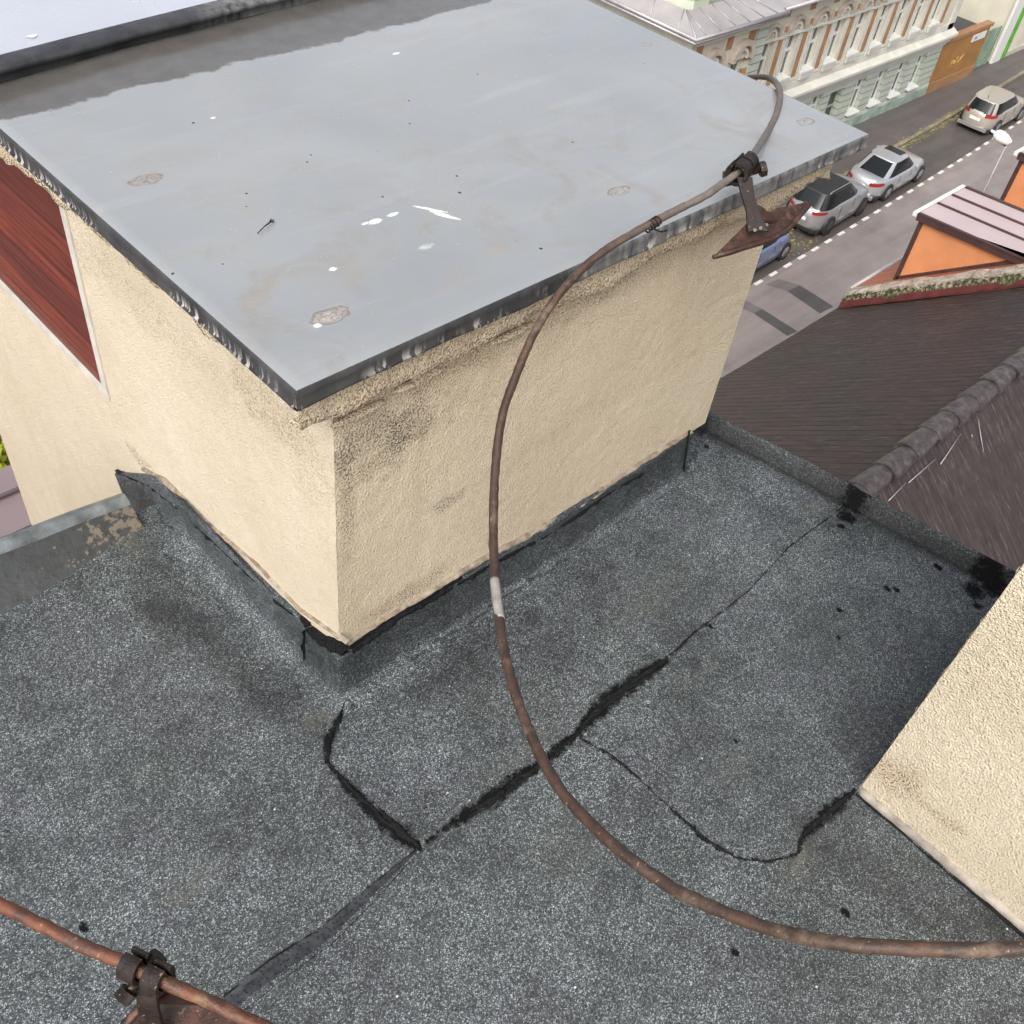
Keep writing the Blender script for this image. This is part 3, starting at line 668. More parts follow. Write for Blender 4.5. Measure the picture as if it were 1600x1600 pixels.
# ---------------------------------------------------------------- the plastered block with its sheet metal cap
blk = thing('plastered_block', 'square beige plastered block under a wide wet grey metal cap', 'chimney block', (1.1, 1.6, -1.6))
def patch(fn, a0, a1, b0, b1, da, amp, seed):
    na = max(2, int(abs(a1 - a0) / da)); nb = max(2, int(abs(b1 - b0) / da))
    A, B = np.meshgrid(np.linspace(a0, a1, na), np.linspace(b0, b1, nb), indexing='ij')
    d = amp * fbm(A, B, 70, seed, 3); e = np.minimum(np.minimum(A - min(a0, a1), max(a0, a1) - A), np.minimum(B - min(b0, b1), max(b0, b1) - B))
    return np.stack(fn(A, B, d), -1)
XR = 1.665
m = MB(); m.grid(patch(lambda A, B, d: (A, WY - d, B), WX, XR, -1.478, -.86, .005, .0008, 201))
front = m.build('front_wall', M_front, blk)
# left wall, with the boarded opening cut out
wy0, wy1, wz0, wz1 = 1.665, 3.2, -1.415, -.80
LY1 = 2.62
m = MB()
m.grid(patch(lambda A, B, d: (WX + d, A, B), WY, wy0, -3.2, -.86, .006, .0007, 205))
m.grid(patch(lambda A, B, d: (WX + d, A, B), wy0, LY1, -3.2, wz0, .012, .0012, 206))
m.box(WX, XR, LY1 - .01, LY1, -3.2, -.86); m.add([(XR, WY, -1.478), (XR, LY1, -1.478), (XR, LY1, -.86), (XR, WY, -.86)], [(0, 1, 2, 3)]); m.add([(XR, WY, -1.478), (XR, LY1, -1.478), (1.60, LY1, -1.478), (1.60, WY, -1.478)], [(0, 1, 2, 3)])
m.box(WX + .003, 1.60, WY + .003, LY1 - .02, -3.2, -1.47)
m.box(WX + .001, XR - .001, WY + .05, LY1 - .011, -14, -3.2)
m.build('side_wall', M_left, blk)
pn = MB().box(WX + .005, WX + .05, wy0 - .005, LY1 - .02, wz0 - .005, -.84)
pan = pn.build('boarded_opening', M_wood, blk)
m = MB().box(WX - .004, WX + .03, wy0 - .016, wy0 + .006, wz0 - .005, -.86); m.box(WX - .003, WX + .03, wy0 - .015, LY1 - .02, wz0 - .012, wz0 + .001)
m.build('frame', M_greyframe, pan)
# slab under the cap, rough lower edge
def slab_side(p0, p1, zt, zb0, n, inner, seed, amp=.010):
    p0 = np.array(p0); p1 = np.array(p1); t = np.linspace(0, 1, n); q = p0[None] * (1 - t[:, None]) + p1[None] * t[:, None]
    s_ = t * np.hypot(*(p1 - p0)); zb0 = zb0 if np.isscalar(zb0) else zb0[0] + (zb0[1] - zb0[0]) * np.clip((t - .5) * 4, 0, 1); zl = zb0 + amp * fbm(s_, s_ * 0 + 3, 14, seed, 4)
    nrm = np.array([(p1 - p0)[1], -(p1 - p0)[0]]); nrm = nrm / np.hypot(*nrm)
    rows = []
    for k, f in enumerate((0, .25, .5, .75, .92, 1)):
        o = .003 * fbm(s_, s_ * 0 + f * 2, 30, seed + 5, 3) + (.004 if f == .92 else 0) - (.012 if f == 1 else 0)
        rows.append(np.stack([q[:, 0] + nrm[0] * o, q[:, 1] + nrm[1] * o, zt + (zl - zt) * f], -1))
    iq = q - nrm[None] * inner; rows.append(np.stack([iq[:, 0], iq[:, 1], zl - .004], -1))
    return rows
SX0, SX1, SY0 = .543, 1.79, .836
m = MB(); m.grid(slab_side((SX0, SY0), (SX1, SY0), -.815, -.888, 300, .03, 221, .012)); m.grid(slab_side((SX0, LY1), (SX0, SY0), -.815, (-.895, -.862), 260, .08, 231, .009))
m.grid(slab_side((SX1, SY0), (SX1, LY1), -.82, -.87, 200, .13, 241))
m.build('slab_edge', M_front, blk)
# cap
capt = thing  # keep name short
nxc, nyc = 150, 110
CXR, CYB = 1.860, 1.80
yb = lambda x: 1.770 + (x - .6) * .13 - .035 * (x - .6) ** 2      # foot of the step to the upper sheet
A, B = np.meshgrid(np.linspace(0, 1, nxc), np.linspace(0, 1, nyc), indexing='ij')
Xc = CX + (CXR - CX) * A; Yc = CY + (yb(Xc) - CY) * B
Zc = CZ + .0025 * fbm(Xc, Yc, 2.5, 301, 3); ed = np.minimum(np.minimum(Xc - CX, CXR - Xc), Yc - CY)
Zc = CZ + (Zc - CZ) * np.clip(ed / .15, 0, 1) - .003 * np.clip(1 - ed / .006, 0, 1)
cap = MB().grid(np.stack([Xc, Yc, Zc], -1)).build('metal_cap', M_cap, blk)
# flange round three sides
def fl(p0, p1, n, seed):
    p0 = np.array(p0); p1 = np.array(p1); t = np.linspace(0, 1, n)[:, None]; q = p0 * (1 - t) + p1 * t; L = np.hypot(*(p1 - p0)); s_ = t[:, 0] * L
    nrm = np.array([(p1 - p0)[1], -(p1 - p0)[0]]) / L; o = .0012 * fbm(s_, s_ * 0, 9, seed, 3)
    zz = CZ - .003; rows = []; q[0] -= (p1 - p0) / L * .004; q[-1] += (p1 - p0) / L * .004
    for off, dz in ((0, 0), (.003, -.003), (.004, -.010), (.0035, -.021 ), (.006, -.024), (.006, -.027), (.001, -.028)):
        rows.append(np.stack([q[:, 0] + nrm[0] * (off + o * (dz < -.004)), q[:, 1] + nrm[1] * (off + o * (dz < -.004)), zz + dz + .0015 * fbm(s_, s_ * 0 + 5, 12, seed + 2, 3) * (dz < -.01)], -1))
    return rows
m = MB(); m.grid(fl((CX, CY), (CXR, CY), 220, 311)); m.grid(fl((CXR, CY), (CXR, 1.9), 160, 315)); m.grid(fl((CX, 2.7), (CX, CY), 260, 319))
m.build('flange', M_flange, cap)
# upper sheet behind the step
xs2 = np.linspace(CX, CXR, 120); rows = []
for oy, z in ((0, CZ), (.0, CZ + .014), (-.010, CZ + .018), (-.012, CZ + .026), (-.004, CZ + .031), (.03, CZ + .032)):
    rows.append([(x, yb(x) + oy + .002 * float(vn(x, 1, 8, 2)), z) for x in xs2])
MB().grid(rows).build('step_edge', M_flange, blk)
rows = [[(x, yb(x) + .03, CZ + .032) for x in xs2], [(x, 2.2, CZ + .03) for x in xs2], [(x, 2.7, CZ + .03) for x in xs2]]
up = MB().grid(rows, False).build('upper_sheet', M_sheet2, blk)
p = pz(50, 57, CZ + .033); m = MB()
m.add([(p[0] + .009 * math.cos(a) * (1 + .3 * math.sin(3 * a)), p[1] + .006 * math.sin(a), CZ + .0335) for a in np.linspace(0, 6.28, 14)[:-1]], [tuple(range(13))]); m.build('white_dropping', M_white, up)

# felt upstand round the foot of the block
def zt_left(y): return np.interp(y, [.86, .937, 1.122, 1.3, 1.492, 1.70], [-1.470, -1.474, -1.490, -1.503, -1.519, -1.672])
path = []
for y in np.linspace(1.45, WY, 40): path.append((1.605, y, 1, 0, -1.474))
for a in np.linspace(math.pi / 2, 0, 8)[1:-1]: path.append((1.605, WY, math.sin(a), -math.cos(a), -1.474))
for t in np.linspace(0, 1, 150): path.append((1.605 + (WX - 1.605) * t, WY, 0, -1, -1.474 + .003 * t))
for a in np.linspace(0, math.pi / 2, 8): path.append((WX, WY, -math.sin(a), -math.cos(a), -1.471))
for y in np.linspace(WY, 1.70, 150): path.append((WX, y, -1, 0, float(zt_left(y))))
rows = []; tn = []; profk = [(.075, 0, .0015), (.042, .0005, 0), (.024, .003, 0), (.0165, .009, 0), (.0125, .018, 0), (.010, .075, 0), (.009, .11, 0), (.0085, 1, 0), (.001, 1, 0)]
for k, (d, h, e) in enumerate(profk):
    row = []
    for j, (x, y, nx_, ny_, zt) in enumerate(path):
        nz_ = .003 * float(vn(j * .02, k * .3, 4, 6)); dd = d + nz_ * (.3 if d < .02 else 1)
        base = float(roofz(np.array([x + nx_ * d]), np.array([y + ny_ * d]))[0]) if d > .02 else -1.594
        z = (zt + .002 * float(vn(j * .05, 0, 8, 8))) if h == 1 else base + h + e * .6 - (.004 if k == 0 else 0)
        if h == 1 and k == 8: z += .001
        if nx_ < -.9 and y > 1.36:      # beyond the roof edge the felt ends in a tongue on the wall
            f2 = min(1, (y - 1.36) / .13); zz0 = np.interp(y, [1.36, 1.49, 1.66, 1.70], [-1.60, -1.66, -1.775, -1.672])
            z = z * (1 - f2) + (zz0 + (zt - zz0) * min(1, max(0, (k - 2) / 5))) * f2; dd = dd * (1 - f2) + min(dd, .012) * f2
        row.append((x + nx_ * dd, y + ny_ * dd, z)); 
    rows.append(row)
ra = np.array(rows); tn = np.ones(ra.shape[:2]); tn[0:3] = 1.14; tn[3] = .95; tn[4:] = .82  # lighter foot rows: highlight on the cove put into the tone
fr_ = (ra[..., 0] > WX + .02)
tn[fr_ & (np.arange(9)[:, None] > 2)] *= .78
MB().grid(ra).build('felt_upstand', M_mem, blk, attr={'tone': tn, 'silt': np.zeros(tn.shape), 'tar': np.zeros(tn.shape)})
# mortar fillet and tar above the upstand
def wallstrip(pts, wds, seed, mat, name, out=.010, rag=.4, left=False, parent=blk):
    ax = 0 if left else 1; pl = WX if left else WY
    q = [pax(a, b, ax, pl) for a, b in pts]; q2 = resample([(p[1 if left else 0], p[2]) for p in q], 160)
    wd = np.interp(np.linspace(0, 1, 160), np.linspace(0, 1, len(wds)), wds); rows = []
    for s_, o in ((-1, -.003), (-.6, out), (0, out * 1.15), (.6, out * .7), (1, -.003)):
        v = q2[:, 1] + s_ * wd * .5 * (1 + rag * fbm(q2[:, 0], q2[:, 1] * 0 + s_, 22, seed, 4)); oo = o * (1 + .3 * fbm(q2[:, 0], v, 50, seed + 3, 3))
        rows.append(np.stack([pl - oo, q2[:, 0], v] if left else [q2[:, 0], pl - oo, v], -1))
    return MB().grid(rows).build(name, mat, parent)
wallstrip([(545, 1000), (640, 940), (700, 905), (760, 868), (830, 832), (900, 790), (1000, 722), (1078, 672)], [.004, .007, .014, .022, .020, .010, .010, .010], 401, M_mortar, 'mortar_fillet', .008, .6)
wallstrip([(545, 1012), (620, 960), (700, 915), (780, 868), (830, 842)], [.012, .012, .016, .010, .016], 411, M_tar, 'tar_joint', .012, .6)
wallstrip([(840, 838), (900, 798), (960, 758), (1000, 735)], [.004, .012, .008, .003], 413, M_tar, 'tar_joint', .012, .6)
wallstrip([(225, 732), (260, 752), (330, 820), (400, 878), (470, 950), (545, 1004)], [.014, .022, .007, .005, .005, .004], 421, M_mortar, 'mortar_fillet', .006, .4, True)
wallstrip([(487, 978), (510, 998), (545, 1016)], [.006, .026, .016], 431, M_tar, 'tar_joint', .013, .4, True)
wallstrip([(300, 805), (360, 862), (430, 928), (487, 975)], [.002, .004, .003, .006], 433, M_tar, 'tar_joint', .011, .8, True)
wallstrip([(184, 733), (240, 757), (290, 795)], [.003, .004, .003], 434, M_tar, 'tar_joint', .010, .5, True)
wallstrip([(484, 980), (484, 1000), (486, 1025)], [.006, .004, .002], 435, M_tar, 'tar_joint', .014, .5, True)
# vertical lap at the right end of the upstand
m = MB(); q = [pax(1077, 673, 1, WY - .01), pax(1070, 720, 1, WY - .012), pax(1067, 750, 1, WY - .02)]; m.tube(q, .0025, 6); m.build('lap_edge', M_tar, blk)
# shaped plaster lumps under the slab
for (a, b, r1, r2) in [(668, 585, .04, .008), (640, 600, .03, .006), (700, 560, .03, .009), (560, 645, .05, .006), (800, 520, .05, .006)]:
    c = pax(a, b, 1, WY - .004); m = MB()
    rows = []
    for i in range(9):
        th = math.pi * i / 8
        rows.append([(c[0] + r1 * math.cos(th) , c[1] - .010 * math.sin(th) * math.sin(ph), c[2] + r2 * math.sin(th) * math.cos(ph)) for ph in np.linspace(0, math.pi, 9)])
    m.grid(rows)
    m.build('plaster_lump', M_front, blk)

# ---------------------------------------------------------------- second block at the right
b2o = thing('second_plastered_block', 'plain beige plastered block cut off at the right border of the picture', 'chimney block', (1.5, -.4, -1.6))
BX = 1.214
b2m = MB(); b2m.grid(patch(lambda A, B, d: (BX - d, A, B), .094, -1.05, -1.583, -.55, .005, .0007, 501))
b2m.grid(patch(lambda A, B, d: (A, .094 + d, B), BX, 1.86, -1.583, -.55, .006, .002, 502)); b2m.box(BX + .01, 1.86, -1.05, .085, -1.583, -.551)
b2m.build('wall', M_block2, b2o)
m = MB(); q = resample([(BX - .010, -1.05), (BX - .010, .085), (BX + .002, .100), (BX + .2, .104), (1.86, .104)], 240); rows = []
for o, z in ((.005, -1.600), (.006, -1.592), (.003, -1.585), (-.01, -1.582)):
    t = np.gradient(q, axis=0); t /= np.hypot(*t.T)[:, None]; nr = np.stack([-t[:, 1], t[:, 0]], -1); w_ = (1 + .3 * fbm(q[:, 0], q[:, 1], 20, 511, 3))[:, None]
    rows.append(np.stack([*(q + nr * (o - .008) * w_).T, np.full(len(q), z) + .002 * fbm(q[:, 0], q[:, 1], 16, 513)], -1))
m.grid(rows); m.build('base_strip', simple('base_strip', (.27, .24, .20), .8, 0, 30, .4, .002), b2o)
m = band([(1338, 1240), (1400, 1292), (1480, 1362), (1560, 1425), (1640, 1495)], [.006, .004, .005, .012, .020], 521, .6, .004, -.6); m.build('tar_joint', M_tar, b2o)

# ---------------------------------------------------------------- lightning rods and their holders
def rod_curve(P, n=260):
    P = np.array(P, float); t = np.r_[0, np.cumsum(np.hypot(*np.diff(P[:, :2], axis=0).T))]; tt = np.linspace(0, t[-1], n)
    out = []
    # Catmull-Rom
    for v in tt:
        i = min(max(np.searchsorted(t, v) - 1, 0), len(P) - 2); f = (v - t[i]) / (t[i + 1] - t[i])
        p0 = P[max(i - 1, 0)]; p1 = P[i]; p2 = P[i + 1]; p3 = P[min(i + 2, len(P) - 1)]
        q = .5 * ((2 * p1) + (-p0 + p2) * f + (2 * p0 - 5 * p1 + 4 * p2 - p3) * f * f + (-p0 + 3 * p1 - 3 * p2 + p3) * f ** 3)
        out.append(pdep(*q))
    return out
RD = .0061
def capd(a, b, h=.0): p = pz(a, b, CZ + h); return float(M[2] @ p)
rp1 = [(1720, 1470, .76), (1600, 1481, .78), (1500, 1484, .785), (1400, 1481, .80), (1300, 1472, .82), (1200, 1450, .86), (1100, 1412, .90), (1040, 1381, .93), (980, 1338, .96), (930, 1294, 1.0), (880, 1240, 1.04), (845, 1182, 1.08), (815, 1112, 1.13), (793, 1040, 1.18), (779, 960, 1.24), (772, 880, 1.29), (771, 800, 1.33), (775, 720, 1.36), (785, 650, 1.38), (805, 590, 1.40), (835, 520, 1.42), (870, 465, 1.44), (910, 420, 1.46), (950, 388, 1.48), (1010, 353, 1.51), (1060, 327, 1.54), (1100, 307, 1.56), (1135, 283, 1.59), (1158, 264, 1.61),
       (1178, 240, 1.66), (1200, 205, capd(1203, 212)), (1214, 175, capd(1218, 182)), (1219, 150, capd(1222, 158)), (1215, 133, capd(1217, 138)), (1204, 123, 2.32), (1190, 120, 2.40), (1170, 121, 2.46)]
m = MB().tube(rod_curve(rp1, 420), RD, 14, bump=.16)
rod = thing('lightning_conductor', 'long bent rusty rod sweeping in an arc from the metal cap to the right border', 'lightning rod', pdep(775, 750, 1.35)); m.build('rod', M_rod, rod)
a_ = rod_curve([(773, 905, 1.275), (776, 935, 1.255), (781, 967, 1.235)], 12)
m = MB().tube(a_, RD * 1.03, 14); m.build('bare_patch', simple('scraped_metal', (.27, .255, .23), .5, .2, 60, .3), rod)
# wire lashing on the rod near the cap edge
m = MB(); c0 = np.array(pdep(1020, 351, 1.512)); 
for k in range(4):
    c = np.array(pdep(1010 + 5 * k, 356 - 3.2 * k, 1.512)); t = np.array(pdep(1060, 325, 1.54)) - np.array(pdep(1000, 360, 1.505)); t /= np.linalg.norm(t)
    a1 = np.cross(t, [0, 0, 1]); a1 /= np.linalg.norm(a1); a2 = np.cross(t, a1)
    m.tube([c + (a1 * math.cos(th) + a2 * math.sin(th)) * (RD + .0012) + t * .0006 * th for th in np.linspace(0, 6.5, 18)], .0014, 5)
m.tube([pdep(1020, 357, 1.50), pdep(1032, 362, 1.50), pdep(1042, 360, 1.51)], .0016, 5); m.build('wire_lashing', M_clamp, rod)
rp2 = [(-120, 1352, .93), (-60, 1385, .92), (0, 1413, .91), (60, 1443, .90), (130, 1478, .89), (200, 1507, .88), (240, 1527, .875), (300, 1553, .87), (350, 1576, .865), (400, 1600, .86), (470, 1634, .85), (560, 1680, .84)]
m = MB().tube(rod_curve(rp2, 220), RD * .96, 14, bump=.2, seed=7)
rod2 = m.build('lightning_conductor', M_rod2)
tag(rod2, 'short length of orange rusty rod crossing the lower left corner', 'lightning rod')

def along(c, t, r, L, n=20, sq=1.0):   # short cylinder round axis t
    c = np.array(c); return [c - t * L / 2, c - t * L * .46, c + t * L * .46, c + t * L / 2], [r * .9, r, r, r * .9]
def holder(label, origin, axis_t, stem, plate_pts, lip, bolt_dir, scale=1.0):
    h = thing('rod_holder', label, 'rod clamp', origin, group=None)
    t = np.array(axis_t); t = t / np.linalg.norm(t); o = np.array(origin)
    up = np.array([0, 0, 1.]); up -= t * up.dot(t); up /= np.linalg.norm(up); sd_ = np.cross(t, up)
    # two rolled straps round the rod
    for k, (dt, r) in enumerate(((-.012, .0145), (.013, .0135))):
        m = MB(); c = o + t * dt * scale; rows = []
        for th in np.linspace(-.3, 2 * math.pi * .86, 26):
            rows.append([c + (up * math.cos(th) + sd_ * math.sin(th)) * (rr_ * scale) + t * dl * scale for rr_, dl in ((r, -.009), (r, .009), (r - .0045, .009), (r - .0045, -.009), (r, -.009))])
        m.grid(rows, False)
        # strap tails going down
        for e in (0, -1):
            q = rows[e][0]; m.hexa([tuple(np.array(v) ) for v in [rows[e][0] - up * .022 * scale, rows[e][1] - up * .022 * scale, rows[e][2] - up * .022 * scale, rows[e][3] - up * .022 * scale, rows[e][0], rows[e][1], rows[e][2], rows[e][3]]])
        bevel(m.build('clamp_strap', M_clamp, h), .001)
    m = MB(); b0 = o + np.array(bolt_dir[0]); b1 = o + np.array(bolt_dir[1]); ax = (b1 - b0) / np.linalg.norm(b1 - b0)
    m.tube([b0, b1], .0042 * scale, 10); 
    for c in (b0, b1): m.tube([c - ax * .005, c + ax * .005], .0095 * scale, 6, smooth=False)
    m.build('bolt', M_clamp, h)
    # flat stem
    m = MB(); wv = np.array(stem['w']); tv = np.array(stem['t']); rows = []
    for p_, ww in stem['pts']:
        p_ = np.array(p_); rows.append([p_ - wv * ww - tv, p_ + wv * ww - tv, p_ + wv * ww + tv, p_ - wv * ww + tv, p_ - wv * ww - tv])
    m.grid(rows, False); bevel(m.build('stem', M_clamp, h), .0008)
    # foot plate: bent sheet
    m = MB(); P4 = [np.array(p_) for p_ in plate_pts]; n = np.cross(P4[1] - P4[0], P4[-1] - P4[0]); n /= np.linalg.norm(n)
    if n[2] < 0: n = -n
    m.add([p_ + n * .0015 for p_ in P4] + [p_ - n * .0015 for p_ in P4], [tuple(range(len(P4))), tuple(range(2 * len(P4) - 1, len(P4) - 1, -1))] + [(i, i + len(P4), (i + 1) % len(P4) + len(P4), (i + 1) % len(P4)) for i in range(len(P4))])
    pl = m.build('foot_plate', M_plate, h)
    m = MB().tube([np.array(q) for q in lip], [.0035] + [.005] * (len(lip) - 2) + [.0055], 8, bump=.2); m.build('rolled_rim', M_rod if scale == 1 else M_plate, pl)
    return h
o1 = pdep(1160, 263, 1.612); t1 = pdep(1178, 240, 1.655) - pdep(1140, 280, 1.59)
stem1 = dict(pts=[(pdep(1163, 278, 1.60), 1.0), (pdep(1168, 305, 1.60), .8), (pdep(1176, 330, 1.60), .85), (pdep(1184, 362, 1.605), 1.35)], w=pdep(812, 800, 1.6) - pdep(800, 800, 1.6), t=M[2] * .004)
plate1 = [pdep(1114, 402, 1.585), pdep(1165, 351, 1.615), pdep(1214, 326, 1.65), pdep(1258, 317, 1.70), pdep(1263, 322, 1.70), pdep(1230, 362, 1.65), pdep(1166, 386, 1.60)]
lip1 = [pdep(1114, 402, 1.583), pdep(1140, 394, 1.588), pdep(1166, 386, 1.597), pdep(1200, 376, 1.62), pdep(1228, 362, 1.648), pdep(1246, 341, 1.675), pdep(1263, 321, 1.70), pdep(1255, 318, 1.70)]
h1 = holder('dark rusty clamp with stem and trowel shaped plate at the metal cap edge', o1, t1, stem1, plate1, lip1, ((-.010, .016, -.022), (.036, -.016, -.004)), 1.32)
m = MB()    # brace rib from the stem to the plate
q = [pdep(1180, 318, 1.605), pdep(1190, 322, 1.61), pdep(1216, 344, 1.645), pdep(1212, 350, 1.645), pdep(1186, 345, 1.61)]
qq = [np.array(v) + M[2] * .003 for v in q]; m.add([np.array(v) for v in q] + qq, [(0, 1, 2, 3, 4), (9, 8, 7, 6, 5)] + [(i, i + 5, (i + 1) % 5 + 5, (i + 1) % 5) for i in range(5)]); m.build('brace', M_plate, h1)
m = MB()
for (a, b, d_) in [(1188, 357, 1.60), (1197, 352, 1.61), (1179, 360, 1.6)]:
    c = np.array(pdep(a, b, d_)); m.tube([c, c - M[2] * .003], .003, 8)
m.build('rivet', M_rod, h1)
o2 = pdep(228, 1518, .877); t2 = pdep(260, 1535, .87) - pdep(200, 1506, .882)
stem2 = dict(pts=[(pdep(228, 1535, .885), 1.0), (pdep(232, 1570, .90), 1.0), (pdep(240, 1620, .93), 1.2), (pdep(245, 1680, .95), 1.4)], w=pdep(816, 800, .88) - pdep(800, 800, .88), t=M[2] * .003)
plate2 = [pdep(185, 1612, .95), pdep(226, 1568, .95), pdep(262, 1542, .97), pdep(330, 1572, .95), pdep(410, 1610, .93), pdep(420, 1680, .92), pdep(200, 1700, .92)]
lip2 = [pdep(150, 1640, .945), pdep(187, 1612, .947), pdep(226, 1568, .948), pdep(262, 1542, .968)]
h2 = holder('brown rusty clamp holding the orange rod in the lower left corner', o2, t2, stem2, plate2, lip2, ((-.022, .002, -.020), (.012, .006, -.006)), .98)

m = MB().tube([pz(402, 365, CZ + .003), pz(413, 354, CZ + .005), pz(420, 349, CZ + .004), pz(428, 343, CZ + .004)], [.0007, .0009, .0012, .0007], 5)
m.tube([pz(420, 349, CZ + .004), pz(424, 342, CZ + .006)], .0009, 4)
tag(m.build('twig', M_tar), 'tiny dark twig lying on the wet metal cap', 'twig')
# ---------------------------------------------------------------- brown tiled house next door
EY, EZ, SL = 7.66, -12.0, .7287
RY = 2.86; RZ = EZ + SL * (EY - RY)
hb = thing('brown_roofed_house', 'neighbouring house with a steep dark brown tiled roof and thick ridge', 'house', (10, 2.8, G))
FX = 19.12
m = MB().box(2.6, FX + .001, -2.0, 7.3, G, EZ + .05); m.prism([(-2.0, EZ + .05), (7.3, EZ + .05), (RY, RZ - .12)], 0, 2.6, FX + .001) if False else None
m.build('wall', M_wall_side, hb)
def slope(y0, z0, y1, z1, x0, x1, th, mat, name, parent, nx=60, ny=24, amp=.012, seed=1):
    A, B = np.meshgrid(np.linspace(x0, x1, nx), np.linspace(0, 1, ny), indexing='ij')
    Y = y0 + (y1 - y0) * B; Z = z0 + (z1 - z0) * B + amp * fbm(A, Y, 1.2, seed, 3)
    m = MB().grid(np.stack([A, Y, Z], -1)); m.grid(np.stack([A, Y, Z - th], -1))
    for j in (0, -1): m.grid([np.stack([A[:, j], Y[:, j], Z[:, j]], -1), np.stack([A[:, j], Y[:, j], Z[:, j] - th], -1)], False)
    for i in (0, -1): m.grid([np.stack([A[i], Y[i], Z[i]], -1), np.stack([A[i], Y[i], Z[i] - th], -1)], False)
    return m.build(name, mat, parent)
slope(EY, EZ, RY, RZ, 2.4, FX, .12, M_btile, 'roof_slope', hb, 90, 40, .014, 611)
slope(RY, RZ, RY - 5.2, RZ - 5.2 * .85, 2.4, FX, .12, M_btile2, 'roof_slope', hb, 90, 40, .014, 613)
m = MB(); x = 2.4; k = 0; rr = random.Random(5)
while x < FX - .2:
    L = .60; rows = []; jz = rr.uniform(-.012, .012); jy = rr.uniform(-.012, .012)
    for xx, rs in ((x, .176), (x + .05, .180), (x + .40, .158), (x + L + .04, .140)):
        rows.append([(xx, RY + jy + rs * 1.08 * math.cos(th), RZ - .03 + jz + rs * .78 * math.sin(th)) for th in np.linspace(-.35, math.pi + .35, 15)])
    m.grid(rows); m.grid([[ (v[0], v[1], v[2]) for v in rows[0]], [(v[0], RY + (v[1] - RY) * .8, RZ + (v[2] - RZ) * .8) for v in rows[0]]], False)
    x += L; k += 1
m.build('ridge', M_ridge, hb)
m = MB()
for (a, b, c, d) in [(1550, 604, 1503, 645), (1500, 680, 1468, 728), (1460, 720, 1418, 757), (1527, 658, 1535, 708), (1414, 757, 1387, 785)]:
    zz = lambda p: None
    def onfar(px_, py_):
        d_ = ray(px_, py_); t = (RZ - .85 * RY) / (d_[2] - .85 * d_[1]); return d_ * t + np.array([0, -.0, .03])
    m.tube([onfar(a, b), onfar(c, d)], .008, 5)
m.build('bare_wire', M_gutter, hb)
# party wall with moss between the houses
pw = thing('party_wall', 'crumbling mossy parapet wall between the brown and the orange roof', 'wall', (19.4, 5, G))
ys = np.linspace(EY - .03, RY - 3, 150); 
def zr(y): return np.where(y > RY, EZ + SL * (EY - y), RZ - .85 * (RY - y))
rows = []
for xx, dz in ((FX + .02, -.3), (FX + .02, .13), (FX + .05, .30), (FX + .20, .36), (FX + .42, .39), (FX + .50, .33), (FX + .51, -.5)):
    rows.append(np.stack([xx + .02 * fbm(ys, ys * 0 + dz * 3, 3, 621, 4), ys, zr(ys) + dz + .03 * fbm(ys, ys * 0 + xx, 3, 623, 4)], -1))
m = MB().grid(rows, False); m.box(FX + .03, FX + .49, RY - 3, EY - .04, G, EZ - .3)
m.grid([[r_[0] for r_ in rows], [(r_[0][0], r_[0][1], -13) for r_ in rows]], False)
m.prism([(float(y), float(zr(np.array([y]))[0] + .28)) for y in (EY - .04, RY, RY - 3)] + [(RY - 3, EZ - .4), (EY - .04, EZ - .4)], 0, FX + .06, FX + .47)
m.build('masonry', M_moss, pw)
m = MB(); rows = [np.stack([np.full(len(ys), a), ys, zr(ys) + b + .008 * fbm(ys, ys * 0 + a, 4, 631)], -1) for a, b in ((FX - .10, .02), (FX - .01, .04), (FX + .012, .15), (FX + .02, .17))]; m.grid(rows, False); m.build('flashing', M_red, pw)

